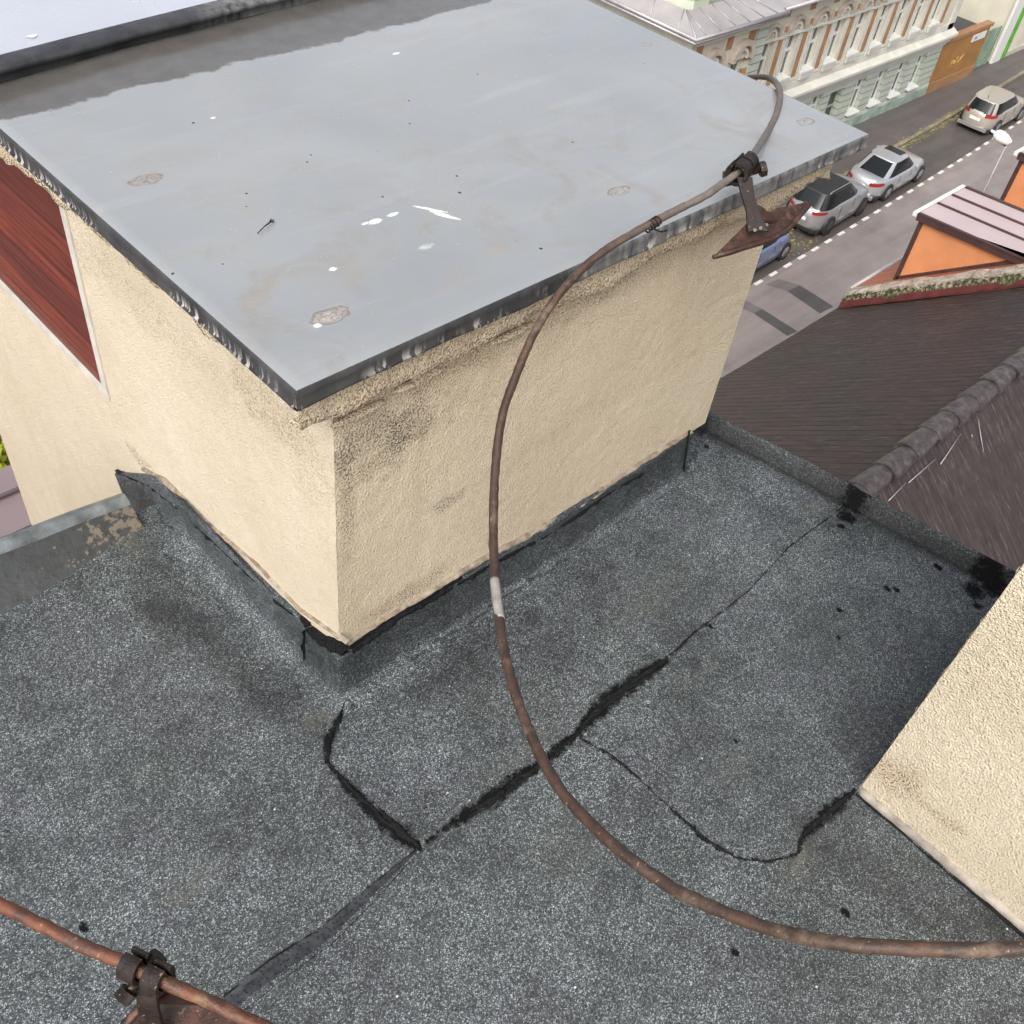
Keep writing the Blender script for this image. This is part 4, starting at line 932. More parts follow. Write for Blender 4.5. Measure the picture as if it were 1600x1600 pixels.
# ---------------------------------------------------------------- orange house with shed dormers
ho = thing('orange_house', 'orange rendered house with clay tiles and flat pinkish dormer roofs', 'house', (24, 5, G))
m = MB().box(FX + .52, 34, -2, 7.25, G, EZ); m.build('wall', M_orange, ho)
slope(EY + .02, EZ + .30, RY, RZ + .3, FX + .53, 34, .12, M_otile, 'roof_slope', ho, 60, 24, .006, 641)
slope(RY, RZ + .3, RY - 5, RZ + .3 - 4.2, FX + .53, 34, .12, M_otile, 'roof_slope', ho, 30, 20, .006, 643)
m = MB().tube([(FX + .55, EY + .10, EZ + .24), (34, EY + .10, EZ + .24)], .05, 10); m.build('gutter', M_metalroof, ho)
def dormer(x0, x1, yf, ztop, parent, yb_=4.3, zbk=-9.50):
    zroof = lambda y: EZ + .3 + SL * (EY - y)
    d = MB().prism([(yf, zroof(yf) - .12), (yf, ztop - .07), (yb_, zbk - .07), (yb_, zroof(yb_) - .12)], 0, x0, x1).build('dormer', M_orange, parent)
    m = MB(); ov = .06; rows = []
    m.hexa([(x0 - ov, yf + .10, ztop - .08), (x1 + ov, yf + .10, ztop - .08), (x1 + ov, yb_ - .3, zbk - .07), (x0 - ov, yb_ - .3, zbk - .07), (x0 - ov, yf + .10, ztop), (x1 + ov, yf + .10, ztop), (x1 + ov, yb_ - .3, zbk + .01), (x0 - ov, yb_ - .3, zbk + .01)])
    rf = m.build('dormer_roof', M_pink, d)
    m = MB(); k = (zbk + .01 - ztop) / (yb_ - .3 - yf - .10)
    for xx in (x0 - ov - .02, x0 + (x1 - x0) * .37, x0 + (x1 - x0) * .70, x1 + ov - .02):
        wd = .02 if (xx > x0 and xx < x1) else .035
        m.hexa([(xx - wd, yf + .09, ztop), (xx + wd, yf + .09, ztop), (xx + wd, yb_ - .3, zbk + .012), (xx - wd, yb_ - .3, zbk + .012), (xx - wd, yf + .09, ztop + .04), (xx + wd, yf + .09, ztop + .04), (xx + wd, yb_ - .3, zbk + .05), (xx - wd, yb_ - .3, zbk + .05)])
    for xx in (x0 - ov - .025,):
        m.hexa([(xx - .02, yf + .09, ztop - .13), (xx + .02, yf + .09, ztop - .13), (xx + .02, yb_ - .3, zbk - .11), (xx - .02, yb_ - .3, zbk - .11), (xx - .02, yf + .09, ztop - .005), (xx + .02, yf + .09, ztop - .005), (xx + .02, yb_ - .3, zbk - .0), (xx - .02, yb_ - .3, zbk - .0)])
    m.build('standing_seam', M_dkbrown, d)
    m = MB().box(x0 - ov - .04, x1 + ov + .04, yf + .11, yf + .20, ztop - .07, ztop + .015); m.build('gutter', M_frame, d)
    m = MB(); z0 = zroof(yf); z1 = zroof(4.86)
    m.hexa([(x0 - .045, yf - .02, z0 - .02), (x0 - .002, yf - .02, z0 - .02), (x0 - .002, 4.86, z1 - .02), (x0 - .045, 4.86, z1 - .02), (x0 - .045, yf - .02, z0 + .10), (x0 - .002, yf - .02, z0 + .10), (x0 - .002, 4.86, z1 + .10), (x0 - .045, 4.86, z1 + .10)])
    m.box(x0 - .045, x0 - .001, yf - .06, yf + .03, z0 - .1, ztop - .08); m.build('trim', M_dkbrown, d)
    m = MB().box(x0 + .3, x1 - .3, yf + .002, yf + .03, zroof(yf) + .25, ztop - .3); m.build('window', M_glass, d)
    return d
dormer(20.02, 21.95, 7.02, -9.66, ho)
dormer(24.55, 26.6, 7.02, -9.52, ho, zbk=-9.40)

# ---------------------------------------------------------------- stucco house across the street
hx = thing('stucco_house', 'ornate green and cream stucco townhouse with brown panels across the street', 'townhouse', (38, 21, G))
FY = 18.05 * S
fx = lambda x: x * S
fz = lambda z: (z - 17) * S
def B(m, x0, x1, d0, d1, z0, z1):    # box on the facade; d = how far it stands out, far-units
    return m.box(fx(x0), fx(x1), FY - d1 * S, FY - d0 * S, fz(z0), fz(z1))
def holed(x0, x1, z0, z1, holes, yf, depth):
    xs3 = sorted({x0, x1, *[h[0] for h in holes], *[h[1] for h in holes]}); zs3 = sorted({z0, z1, *[h[2] for h in holes], *[h[3] for h in holes]}); m = MB()
    for a, b in zip(xs3, xs3[1:]):
        for c, d in zip(zs3, zs3[1:]):
            cx, cz = (a + b) / 2, (c + d) / 2
            if any(h[0] < cx < h[1] and h[2] < cz < h[3] for h in holes): continue
            m.add([(a, yf, c), (b, yf, c), (b, yf, d), (a, yf, d)], [(0, 1, 2, 3)])
    for (a, b, c, d) in holes:
        m.add([(a, yf, c), (b, yf, c), (b, yf, d), (a, yf, d), (a, yf + depth, c), (b, yf + depth, c), (b, yf + depth, d), (a, yf + depth, d)], [(0, 4, 5, 1), (1, 5, 6, 2), (2, 6, 7, 3), (3, 7, 4, 0)])
    m.add([(x0, yf, z0), (x0, yf + 8, z0), (x0, yf + 8, z1), (x0, yf, z1)], [(0, 1, 2, 3)]); m.add([(x1, yf, z0), (x1, yf + 8, z0), (x1, yf + 8, z1), (x1, yf, z1)], [(0, 1, 2, 3)])
    m.add([(x0, yf, z1), (x1, yf, z1), (x1, yf + 8, z1), (x0, yf + 8, z1)], [(0, 1, 2, 3)])
    return m
upc = [30.72, 32.22, 33.73, 35.22, 36.78, 38.40, 39.90, 41.40, 42.95]
HW = .36
gwc = [33.9, 35.4, 38.58, 40.2, 41.82, 43.35]
X0, X1b = 30.30, 45.0
hol = [(fx(c - HW), fx(c + HW), fz(3.50), fz(4.95)) for c in upc]
holed(fx(X0), fx(X1b), fz(2.7), fz(6.15), hol, FY, .26 * S).build('upper_wall', M_cream, hx)
holg = [(fx(c - .40), fx(c + .40), fz(.80), fz(2.15)) for c in gwc] + [(fx(36.35), fx(37.35), fz(.70), fz(2.05))]
holed(fx(X0), fx(X1b), fz(.5), fz(2.7), holg, FY, .30 * S).build('ground_floor_wall', M_rustic, hx)
B(MB(), X0, X1b + .02, -.3, .06, 0, .5).build('plinth', M_plinth, hx)
m = B(MB(), X0, X1b + .12, -.02, .05, 2.28, 2.42); B(m, X0, X1b + .15, -.02, .13, 2.42, 2.55); B(m, X0, X1b + .18, -.02, .20, 2.55, 2.70); m.build('cornice', M_trim2, hx)
m = MB().hexa([(fx(X0), FY - .36, fz(2.70)), (fx(X1b + .25), FY - .36, fz(2.70)), (fx(X1b + .25), FY + .01, fz(2.70)), (fx(X0), FY + .01, fz(2.70)), (fx(X0), FY - .36, fz(2.80)), (fx(X1b + .25), FY - .36, fz(2.80)), (fx(X1b + .25), FY - .001, fz(2.97)), (fx(X0), FY - .001, fz(2.97))]); m.build('cornice_top', M_trim, hx)
B(MB(), X0, X1b + .02, -.01, .06, 2.97, 3.20).build('sill_band', M_trim, hx)
B(MB(), X0, X1b + .02, -.01, .03, .5, .62).build('base_moulding', M_trim2, hx)
# window prototype (upper)
def window(cx, z0, z1, hw, dep, sill=True, apron=True, trans=.62):
    wn = B(MB(), cx - hw + .06, cx + hw - .06, -dep - .02, -dep + .005, z0 + .05, z1 - .05).build('window', M_glass, hx)
    m = MB(); d0, d1 = -dep - .01, -dep + .05
    B(m, cx - hw, cx - hw + .07, d0, d1, z0, z1); B(m, cx + hw - .07, cx + hw, d0, d1, z0, z1); B(m, cx - hw + .07, cx + hw - .07, d0, d1, z0, z0 + .07); B(m, cx - hw + .07, cx + hw - .07, d0, d1, z1 - .07, z1)
    zm = z0 + (z1 - z0) * trans; B(m, cx - hw + .07, cx + hw - .07, d0, d1 + .02, zm - .045, zm + .045); B(m, cx - .03, cx + .03, d0, d1 + .01, z0 + .07, zm - .045); B(m, cx - .025, cx + .025, d0, d1 + .01, zm + .045, z1 - .07)
    m.build('frame', M_frame, wn)
    if sill: B(MB(), cx - hw - .03, cx + hw + .03, -dep + .05, .16, z0 - .05, z0 + .012).build('sill', M_frame, wn)
    return wn
for c in upc:
    wn = window(c, 3.50, 4.95, HW, .17)
    m = B(MB(), c - HW - .02, c + HW + .02, .06, .15, 3.22, 3.45); m.build('apron', M_trim2, wn)
    m = MB(); B(m, c - HW - .10, c - HW - .005, 0, .05, 3.21, 5.02); B(m, c + HW + .005, c + HW + .10, 0, .05, 3.21, 5.02); B(m, c - HW - .14, c + HW + .14, -.01, .12, 5.03, 5.12); m.build('surround', M_trim, wn)
    # arch above the window: ring and shell
    for r0, r1, d, mt, nm in ((.40, .52, .14, M_arch, 'arch'), (.22, .30, .10, M_trim, 'arch_moulding')):
        m = MB(); n = 14; P_ = []
        for i in range(n + 1):
            th = math.pi * i / n; P_.append([(fx(c + r * math.cos(th)), FY - dd * S, fz(5.14 + r * .95 * math.sin(th))) for r, dd in ((r0, -.01), (r0, d), (r1, d), (r1, -.01))])
        m.grid(P_, False); m.build(nm, mt, wn)
    m = MB(); n = 12
    pts = [(fx(c + .2 * math.cos(math.pi * i / n)), fz(5.14 + .2 * math.sin(math.pi * i / n))) for i in range(n + 1)]
    m.prism(pts, 1, FY - .05, FY + .01); m.build('shell', M_arch, wn)
mids = [(a + b) / 2 for a, b in zip(upc, upc[1:])] + [upc[-1] + .78]
for c in mids:
    B(MB(), c - .155, c + .155, -.01, .02, 3.38, 4.90).build('brown_panel', M_brickp, hx)
    B(MB(), c - .16, c + .16, -.01, .02, 5.66, 5.96).build('brown_panel', M_brickp, hx)
    m = MB(); B(m, c - .24, c - .165, -.01, .035, 3.30, 4.98); B(m, c + .165, c + .24, -.01, .035, 3.30, 4.98); B(m, c - .27, c + .27, -.01, .035, 3.24, 3.30); B(m, c - .27, c + .27, -.01, .08, 4.98, 5.06); B(m, c - .1, c + .1, -.01, .10, 5.18, 5.45); m.build('panel_moulding', M_trim, hx)
    B(MB(), c - .08, c + .08, .10, .12, 5.22, 5.40).build('brown_panel', M_brickp, hx)
for c in gwc: window(c, .80, 2.15, .40, .22, trans=.66)
wn = B(MB(), 36.36, 37.34, -.32, -.28, .7, 2.05).build('shop_window', M_shop, hx)
m = B(MB(), 36.82, 36.88, -.28, -.25, .7, 2.05); B(m, 36.36, 37.34, -.28, -.24, 1.25, 1.33); m.build('mullion', M_greywin, wn)
B(MB(), X1b - .45, X1b + .04, -.02, .06, 2.97, 6.1).build('corner_pilaster', M_trim, hx)
B(MB(), X0, X1b + .1, -.02, .30, 6.05, 6.18).build('eaves_cornice', M_trim, hx)
m = MB().hexa([(fx(X0), FY - .45, fz(6.19)), (fx(X1b + .2), FY - .45, fz(6.19)), (fx(X1b + .2), FY + 5, fz(6.19)), (fx(X0), FY + 5, fz(6.19)), (fx(X0), FY - .45, fz(6.25)), (fx(X1b + .2), FY - .45, fz(6.25)), (fx(X1b + .2), FY + 5, fz(8.2)), (fx(X0), FY + 5, fz(8.2))]); m.build('roof', M_metalroof, hx)
m = MB().tube([(fx(X0 + .1), FY - .52, fz(6.22)), (fx(X1b + .2), FY - .52, fz(6.22))], .07, 10); m.build('gutter', M_gutter, hx)
# projecting bay with skirt roof and set-back top floor
BA, BB, BY = 25.95, 29.85, .35
m = MB(); hb1 = [(fx(26.7), fx(27.5), fz(3.5), fz(4.95)), (fx(28.3), fx(29.0), fz(3.5), fz(4.95))]
holed(fx(BA), fx(BB), fz(0), fz(6.1), hb1, FY - BY * S, .3).build('bay_wall', M_cream, hx)
m = B(MB(), 29.30, 29.86, BY - .01, BY + .06, 0, 5.95)
for k in range(27): B(m, 29.27, 29.88, BY + .055, BY + .068, .1 + .22 * k, .13 + .22 * k) if False else None
m.build('rusticated_pilaster', M_rustic, hx)
B(MB(), 30.0, 30.12, .02, .14, 0, 6.0).build('downpipe', M_gutter, hx)
for c in (27.1, 28.65):
    wn = B(MB(), c - .34, c + .34, BY - .26, BY - .22, 3.52, 4.9).build('window', M_glass, hx)
    m = MB(); B(m, c - .37, c - .31, BY - .25, BY - .17, 3.5, 4.95); B(m, c + .31, c + .37, BY - .25, BY - .17, 3.5, 4.95); B(m, c - .31, c + .31, BY - .25, BY - .15, 4.35, 4.43); m.build('frame', M_frame, wn)
    for r0, r1, d, mt, nm in ((.42, .58, .20, M_arch, 'arch'), (.26, .34, .12, M_trim, 'arch_moulding')):
        m = MB(); n = 14; P_ = []
        for i in range(n + 1):
            th = math.pi * i / n; P_.append([(fx(c + r * math.cos(th)), FY - (BY + dd) * S, fz(4.98 + r * 1.1 * math.sin(th))) for r, dd in ((r0, -.01), (r0, d), (r1, d), (r1, -.01))])
        m.grid(P_, False); m.build(nm, mt, wn)
for (a, b, c, d) in [(29.0 - .12, 29.0 + .24, 5.45, 5.85), (28.93, 29.24, 4.85, 5.05), (28.9, 29.24, 4.2, 4.6), (27.75, 28.05, 5.4, 5.8), (26.2, 26.5, 5.4, 5.8)]:
    B(MB(), a, b, BY - .01, BY + .02, c, d).build('brown_panel', M_brickp, hx)
B(MB(), BA - .1, BB + .1, BY - .02, BY + .25, 5.95, 6.12).build('bay_cornice', M_trim, hx)
ex0, ex1, ey0 = 25.42, 30.05, .75
tw = (25.95, 29.2, -.15)    # top storey wall: left, right, set-back line
m = MB(); e = lambda x, d, z: (fx(x), FY - d * S, fz(z))
P_ = [e(ex0, ey0, 6.32), e(ex1, ey0, 6.32), e(ex1 - .1, -.9, 6.9), e(tw[1], tw[2], 6.72), e(tw[0], tw[2], 6.72), e(ex0, -6, 6.32), e(tw[0], -6, 6.72)]
m.add(P_, [(0, 1, 3, 4), (1, 2, 3), (0, 4, 6, 5)]); m.add([e(ex0, ey0, 6.32), e(ex1, ey0, 6.32), e(ex1, ey0, 6.2), e(ex0, ey0, 6.2), e(ex0, -6, 6.32), e(ex0, -6, 6.2), e(ex1, -1, 6.2)], [(0, 1, 2, 3), (0, 3, 5, 4), (3, 2, 6, 5)])
m.add([e(tw[1], tw[2], 6.72), e(ex1 - .1, -.9, 6.9), e(32.5, -2, 7.2), e(29.2, -2, 7.2)], [(0, 1, 2, 3)])
sk = m.build('skirt_roof', M_metalroof, hx)
m = MB()
for k in range(6):
    t = k / 5.5; a = np.array(e(ex0 + .5 + (ex1 - ex0 - .6) * t, ey0, 6.335)); b = np.array(e(tw[0] + (tw[1] - tw[0]) * t, tw[2], 6.735)); m.tube([a, b], .022, 5)
for k in range(5):
    m.tube([e(ex0, ey0 - .7 - k * 1.1, 6.335), e(tw[0], tw[2] - .1 - k * 1.1, 6.735)], .022, 5)
m.tube([e(ex0, ey0, 6.335), e(tw[0], tw[2], 6.735)], .03, 5); m.build('sheet_seam', M_gutter, sk)
m = MB().tube([e(ex0 - .03, -6, 6.3), e(ex0 - .03, ey0 + .05, 6.3), e(ex1 + .05, ey0 + .05, 6.3)], .075, 10); m.tube([e(ex0 - .03, -6, 6.19), e(ex0 - .03, ey0 + .02, 6.19), e(ex1 + .05, ey0 + .02, 6.19)], .06, 8); m.build('gutter', M_gutter, hx)
# top storey: canted bay, corner towards us
cxa, cya = 26.15, .0
m = MB(); z0_, z1_ = 6.45, 8.9
P2 = [(tw[0], -1.1), (tw[0] + .05, -.55), (26.20, -.12), (26.95, -.12), (26.95, -.4), (29.2, -.4), (29.2, -6), (tw[0], -6)]
m.add([e(x, d, z0_) for x, d in P2] + [e(x, d, z1_) for x, d in P2], [(i, (i + 1) % 8, (i + 1) % 8 + 8, i + 8) for i in range(8)] + [tuple(range(8, 16))]); m.build('top_storey_wall', M_green, hx)
m = MB()
for z in (6.95, 7.2, 7.45, 7.7): m.add([e(x, d + .01, z) for x, d in P2[:6]] + [e(x, d + .01, z + .03) for x, d in P2[:6]], [(i, i + 1, i + 7, i + 6) for i in range(5)])
m.build('wall_joint', simple('green_joint', (.30, .37, .24), .8), hx)
for (xa, da, xb, db) in [(27.1, -.36, 28.1, -.36), (28.3, -.36, 29.1, -.36), (tw[0] - .03, -1.3, tw[0] - .03, -2.4)]:
    o = MB(); n0 = np.array([fx(xb - xa), -(db - da) * S]); n0 = np.array([n0[1], -n0[0]]) / np.linalg.norm(n0) * .03
    if xa == xb: n0 = np.array([-.03, 0])
    else: n0 = np.array([0, -.03])
    p0 = np.array(e(xa, da, 7.0)); p1 = np.array(e(xb, db, 7.0)); z9 = fz(8.4)
    o.add([p0, p1, (p1[0], p1[1], z9), (p0[0], p0[1], z9)], [(0, 1, 2, 3)]); wn = o.build('window', M_glass, hx)
    m = MB(); v = p1 - p0
    for t0, t1, za, zb_ in ((-.06, 1.06, fz(6.88), fz(7.02)), (-.06, .03, fz(7.02), z9), (.97, 1.06, fz(7.02), z9), (.47, .53, fz(7.02), z9)):
        a = p0 + v * t0; b = p0 + v * t1
        m.hexa([(a[0], a[1], za), (b[0], b[1], za), (b[0] + n0[0] * 2, b[1] + n0[1] * 2, za), (a[0] + n0[0] * 2, a[1] + n0[1] * 2, za), (a[0], a[1], zb_), (b[0], b[1], zb_), (b[0] + n0[0] * 2, b[1] + n0[1] * 2, zb_), (a[0] + n0[0] * 2, a[1] + n0[1] * 2, zb_)])
    m.build('frame', M_frame, wn)

# ---------------------------------------------------------------- yard wall and things beyond the stucco house
yw = thing('ochre_yard_wall', 'ochre orange yard wall with a coping and small white sign beside the stucco house', 'wall', (fx(47), FY, G))
m = MB().box(fx(45.02), fx(49.3), FY - .02, FY + .25, G, fz(2.30)); m.build('wall', M_owall, yw)
m = MB().box(fx(45.02), fx(49.4), FY - .08, FY + .30, fz(2.30), fz(2.45)); m.box(fx(45.02), fx(49.3), FY - .07, FY - .02, G + .12, G + .62); m.build('coping', M_ocop, yw)
def sgn(name, x0, x1, z0, z1, mat, par, d=.03): return MB().box(fx(x0), fx(x1), FY - .03 - d, FY - .025, fz(z0), fz(z1)).build(name, mat, par)
sg = sgn('sign', 47.75, 49.0, 1.86, 2.16, M_frame, yw)
m = MB().box(fx(47.95), fx(48.15), FY - .065, FY - .061, fz(1.95), fz(2.07)); m.build('sign_mark', simple('blue_mark', (.12, .2, .5), .5), sg)
gr = simple('faded_marks', (.62, .42, .12), .8, 0, 4, .2); m = MB(); rr = random.Random(9)
for k in range(7):     # scrawl on the wall, unreadable in the photograph
    x = fx(46.5) + k * .17; z = fz(1.15) + rr.uniform(-.12, .12)
    m.tube([(x, FY - .022, z - .22), (x + .05, FY - .022, z + .2), (x + .11, FY - .022, z - .05), (x + .17, FY - .022, z + .16)], .012, 4)
m.build('faded_scrawl', gr, yw)
an = thing('yard_shed', 'low shed with a dark flat roof behind the ochre yard wall', 'shed', (fx(47), FY + 1.5, G))
MB().box(fx(45.02), fx(49.1), FY + .31, FY + 3.2, G, fz(2.05)).build('wall', M_plinth, an); MB().box(fx(45.02), fx(49.2), FY + .31, FY + 3.3, fz(2.05), fz(2.2)).build('roof', M_dark, an)
gp = thing('green_gate', 'dull green yard gate between the ochre wall and the white pillar', 'gate', (fx(50.5), FY, G))
m = MB().box(fx(49.45), fx(51.5), FY + .3, FY + .38, G + .12, fz(1.8)); m.build('gate_leaf', M_grn2, gp)
m = MB()
for k in range(9): m.box(fx(49.5) + k * .24, fx(49.5) + k * .24 + .03, FY + .27, FY + .30, G + .12, fz(1.8))
m.build('gate_bar', M_plinth, gp)
pf = thing('picket_fence', 'white picket fence behind the yard, below the trees', 'fence', (fx(50), FY + 3.5, G))
m = MB()
for k in range(16): m.box(fx(49.3) + k * .22, fx(49.3) + k * .22 + .11, FY + 3.4, FY + 3.44, fz(.9), fz(2.3))
m.build('picket', M_frame, pf); MB().box(fx(49.2), fx(52.6), FY + 3.44, FY + 3.48, fz(1.2), fz(1.3)).build('rail', M_frame, pf)
MB().box(fx(49.2), fx(52.6), FY + 3.4, FY + 3.6, G, fz(.9)).build('base', M_plinth, pf)
rb = thing('red_brown_post', 'dark red post at the far corner of the stucco house', 'post', (fx(48.9), FY + 2.9, G)); MB().box(fx(48.9), fx(49.15), FY + 3.35, FY + 3.6, G, fz(2.6)).build('post', M_red, rb); MB().box(fx(48.86), fx(49.19), FY + 3.31, FY + 3.64, fz(2.6), fz(2.66)).build('post_cap', M_dkbrown, rb)
h3 = thing('white_corner_house', 'pale house with a bright green stripe at the top right corner', 'house', (fx(55), FY + 2, G))
MB().box(fx(51.75), fx(66), 18.25 * S, 26 * S, G, fz(7)).build('wall', simple('offwhite_stucco', (.58, .55, .45), .85, 0, 1, .1), h3)
MB().box(fx(51.6), fx(52.45), 18.12 * S, 18.249 * S, G, fz(7.02)).build('corner_pillar', M_frame, h3)
MB().box(fx(52.75), fx(53.1), 18.16 * S, 18.249 * S, G, fz(7.01)).build('green_stripe', M_brgreen, h3)
MB().box(fx(53.1), fx(66), 18.19 * S, 18.248 * S, G, fz(.35)).build('plinth', simple('pale_plinth', (.45, .42, .36), .8), h3)
hw = MB().box(fx(56), fx(57), 18.2 * S, 18.247 * S, fz(1.2), fz(2.8)).build('window', M_glass, h3)
# ---------------------------------------------------------------- trees
def tree(name, label, base, crown, rad, n, mat, seed, leaf=.10):
    t = thing(name, label, 'tree', base); rr = random.Random(seed); c = Vector([float(v) for v in crown]); b = Vector([float(v) for v in base])
    m = MB().tube([b, b + (c - b) * .5 + Vector((.1, .05, 0)), c], [.16, .12, .05], 8, bump=.1)
    cl = []
    for k in range(18):
        d = Vector((rr.gauss(0, 1), rr.gauss(0, 1), rr.gauss(0, .8))).normalized() * rr.uniform(.35, 1); q = c + Vector((d.x * rad[0], d.y * rad[1], d.z * rad[2])); cl.append(q)
        m.tube([b + (c - b) * rr.uniform(.45, .9), (c + q) * .5, q], [.04, .025, .01], 5)
    m.build('trunk', M_bark, t); m = MB()
    for k in range(n):
        q = rr.choice(cl) + Vector((rr.gauss(0, .3) * rad[0] * .6, rr.gauss(0, .3) * rad[1] * .6, rr.gauss(0, .3) * rad[2] * .6)); L = leaf * rr.uniform(.6, 1.3)
        a = Vector((rr.gauss(0, 1), rr.gauss(0, 1), rr.gauss(0, .6))).normalized(); s2 = a.orthogonal().normalized(); s2.rotate(Matrix.Rotation(rr.uniform(0, 6.3), 3, a))
        m.add([q, q + (a * .5 + s2 * .35) * L, q + a * L, q + (a * .5 - s2 * .35) * L], [(0, 1, 2, 3)])
    m.build('crown', mat, t); return t
tree('street_tree', 'yellow green tree crown low at the left border beside the plastered block', (3.0, 14.6, G), (3.2, 14.0, -12.3), (2.3, 1.9, 2.0), 9000, M_leafy, 3, .16)
tree('garden_tree', 'dark green tree behind the picket fence at the top', (fx(51), FY + 6.5, G), (fx(51), FY + 6.0, G + 3.2), (2.6, 2.2, 1.8), 7000, M_leafd, 5, .17)
tree('garden_tree', 'second dark green tree right behind the pale house corner', (fx(54), FY + 12, G), (fx(53.5), FY + 11, G + 3.6), (3.4, 2.4, 2.2), 5000, M_leafd, 8, .2)

# metal clad ledge of a lower bay at the left
lb = thing('lower_bay_roof', 'mauve brown sheet metal roof edge far below at the left border', 'roof', (0, 4.2, -6))
M_mauve = simple('mauve_sheet', (.22, .17, .175), .4, 0, 2, .12)
m = MB().hexa([(-4, 3.98, -4.16), (1.5, 3.98, -4.16), (1.5, 4.43, -4.08), (-4, 4.43, -4.08), (-4, 3.98, -4.0), (1.5, 3.98, -4.0), (1.5, 4.43, -3.98), (-4, 4.43, -3.98)]); m.build('sheet_roof', M_mauve, lb)
m = MB().box(-4, 1.5, 3.88, 3.979, -4.22, -4.02); m.build('edge_board', M_dkbrown, lb)
m = MB().tube([(-4, 4.22, -3.965), (1.5, 4.22, -3.965)], .012, 6); m.build('fold', M_mauve, lb)
m = MB().box(-4, 1.5, 1.6, 3.88, -19, -4.6); m.box(-4, 1.49, 3.88, 4.38, -19, -4.3); m.build('wall', simple('brown_gravel', (.16, .10, .05), .9, 0, 40, .5), lb)

# ---------------------------------------------------------------- cars
def rrect(x0, x1, hw, n=44, e=3.2, front_pinch=1.0, rear_pinch=1.0):
    cx, hl = (x0 + x1) / 2, (x1 - x0) / 2; out = []
    for k in range(n):
        a = 2 * math.pi * k / n; c, s_ = math.cos(a), math.sin(a)
        out.append((cx + hl * math.copysign(abs(c) ** (2 / e), c), hw * math.copysign(abs(s_) ** (2 / e), s_)))
    return out
def car(name, label, x, y, rot, P, group='cars parked along the far kerb'):
    c = thing(name, label, 'car', (x, y, G + .006), group)
    L, W, H, wb = P['L'], P['W'] / 2, P['H'], P['wb']; ro = P['ro']; xr = -wb / 2 - ro; xf = xr + L; belt = P['belt']; hood = P['hood']; deck = P['deck']
    ca, sa = math.cos(rot), math.sin(rot)
    def T(m):
        m.v = [(x + v[0] * ca - v[1] * sa, y + v[0] * sa + v[1] * ca, G + .006 + v[2]) for v in m.v]; return m
    N = 56
    def ztop(px):   # shoulder height along the car
        return np.interp(px, [xr, xr + .25, P['gr0'], P['gf0'], xf - .5, xf], [deck - .10, deck, belt, belt - .01, hood - .03, hood - .22])
    levels = [(.20, .93, .10), (.28, .975, .03), (.45, 1.0, .0), (.62, 1.0, .0), (.80, .985, .02), (.93, .955, .05), (1.0, .90, .11)]
    rows = []
    for f, ws, ins in levels:
        rr_ = rrect(xr + ins, xf - ins, W * ws, N, 3.6); rows.append([(a, b, f * ztop(a) if f > .3 else f * .95) for a, b in rr_])
    base6 = list(rows[6]); mx = (xr + xf) / 2; w6 = max(b for _, b, _ in base6)
    for k in (.93, .8, .6, .4, .2, .02): rows.append([(mx + (a - mx) * k, b * k, ztop(mx + (a - mx) * k) + .045 * (1 - (b * k / w6) ** 2)) for a, b, _ in base6])
    R_ = np.array(rows); m = MB(); R2 = np.concatenate([R_, R_[:, :1]], 1); m.grid(R2)
    body = T(m).build('body', P['paint'], c)
    # underbody
    T(MB().box(xr + .2, xf - .2, -W * .86, W * .86, .16, .3)).build('underbody', M_blackp, c)
    # greenhouse
    g0 = (P['gr0'], P['gf0']); g1 = (P['gr1'], P['gf1']); gw0, gw1 = W * .90, W * P.get('tum', .74); rows = []
    for t in np.linspace(0, 1, 6):
        tt = t ** .92; a, b = g0[0] + (g1[0] - g0[0]) * tt, g0[1] + (g1[1] - g0[1]) * tt; ww = gw0 + (gw1 - gw0) * t ** 1.15; z = belt - .05 + (H - .03 - belt + .05) * t
        rows.append([(p, q, z - (0.05 * abs((p - (a + b) / 2) / ((b - a) / 2)) ** 3 * t)) for p, q in rrect(a, b, ww, N, 4.5)])
    R_ = np.array(rows); m = MB(); m.grid(np.concatenate([R_, R_[:, :1]], 1)); gl = T(m).build('windows', M_cglass, c)
    top = R_[-1]; cxm = top[:, 0].mean(); rows = [[(v[0] + 0, v[1] * 1.012, v[2] - .035) for v in top] , [(cxm + (v[0] - cxm) * 1.0, v[1], v[2] + .004) for v in top]]
    hx2 = abs(top[:, 0] - cxm).max(); hy2 = abs(top[:, 1]).max(); zr_ = top[:, 2].max()
    for k in (.93, .8, .6, .4, .2, .02): rows.append([(cxm + (v[0] - cxm) * k, v[1] * k, zr_ - .05 * abs((v[0] - cxm) * k / hx2) ** 3 + .004 + .03 * (1 - (v[1] * k / hy2) ** 2)) for v in top])
    R3 = np.array(rows); m = MB(); m.grid(np.concatenate([R3, R3[:, :1]], 1)); rf = T(m).build('roof', P.get('roofpaint', P['paint']), c)
    # pillars: painted strips a little proud of the glass
    m = MB()
    def strip_at(sel, pad=.006):
        for k in sel:
            k2 = (k + 1) % N; q = []
            for r_ in R_[:, [k, k2]]: q.append([(v[0] + np.sign(v[0] - cxm) * pad * .5, v[1] + np.sign(v[1]) * pad, v[2] + .002) for v in r_])
            m.grid(q, False)
    # corner indices: where both |cos| and |sin| are large
    idx = lambda deg: int(round(deg / 360 * N)) % N
    pw_ = P.get('cpil', (0, 1))
    for dg in (140, 220):
        k0 = idx(dg); strip_at([(k0 + j) % N for j in range(pw_[0] - 1, pw_[1] + 1)])
    for dg in (40, 320): strip_at([(idx(dg) + j) % N for j in (-1, 0)])
    T(m).build('pillar', P.get('pilpaint', P['paint']), c)
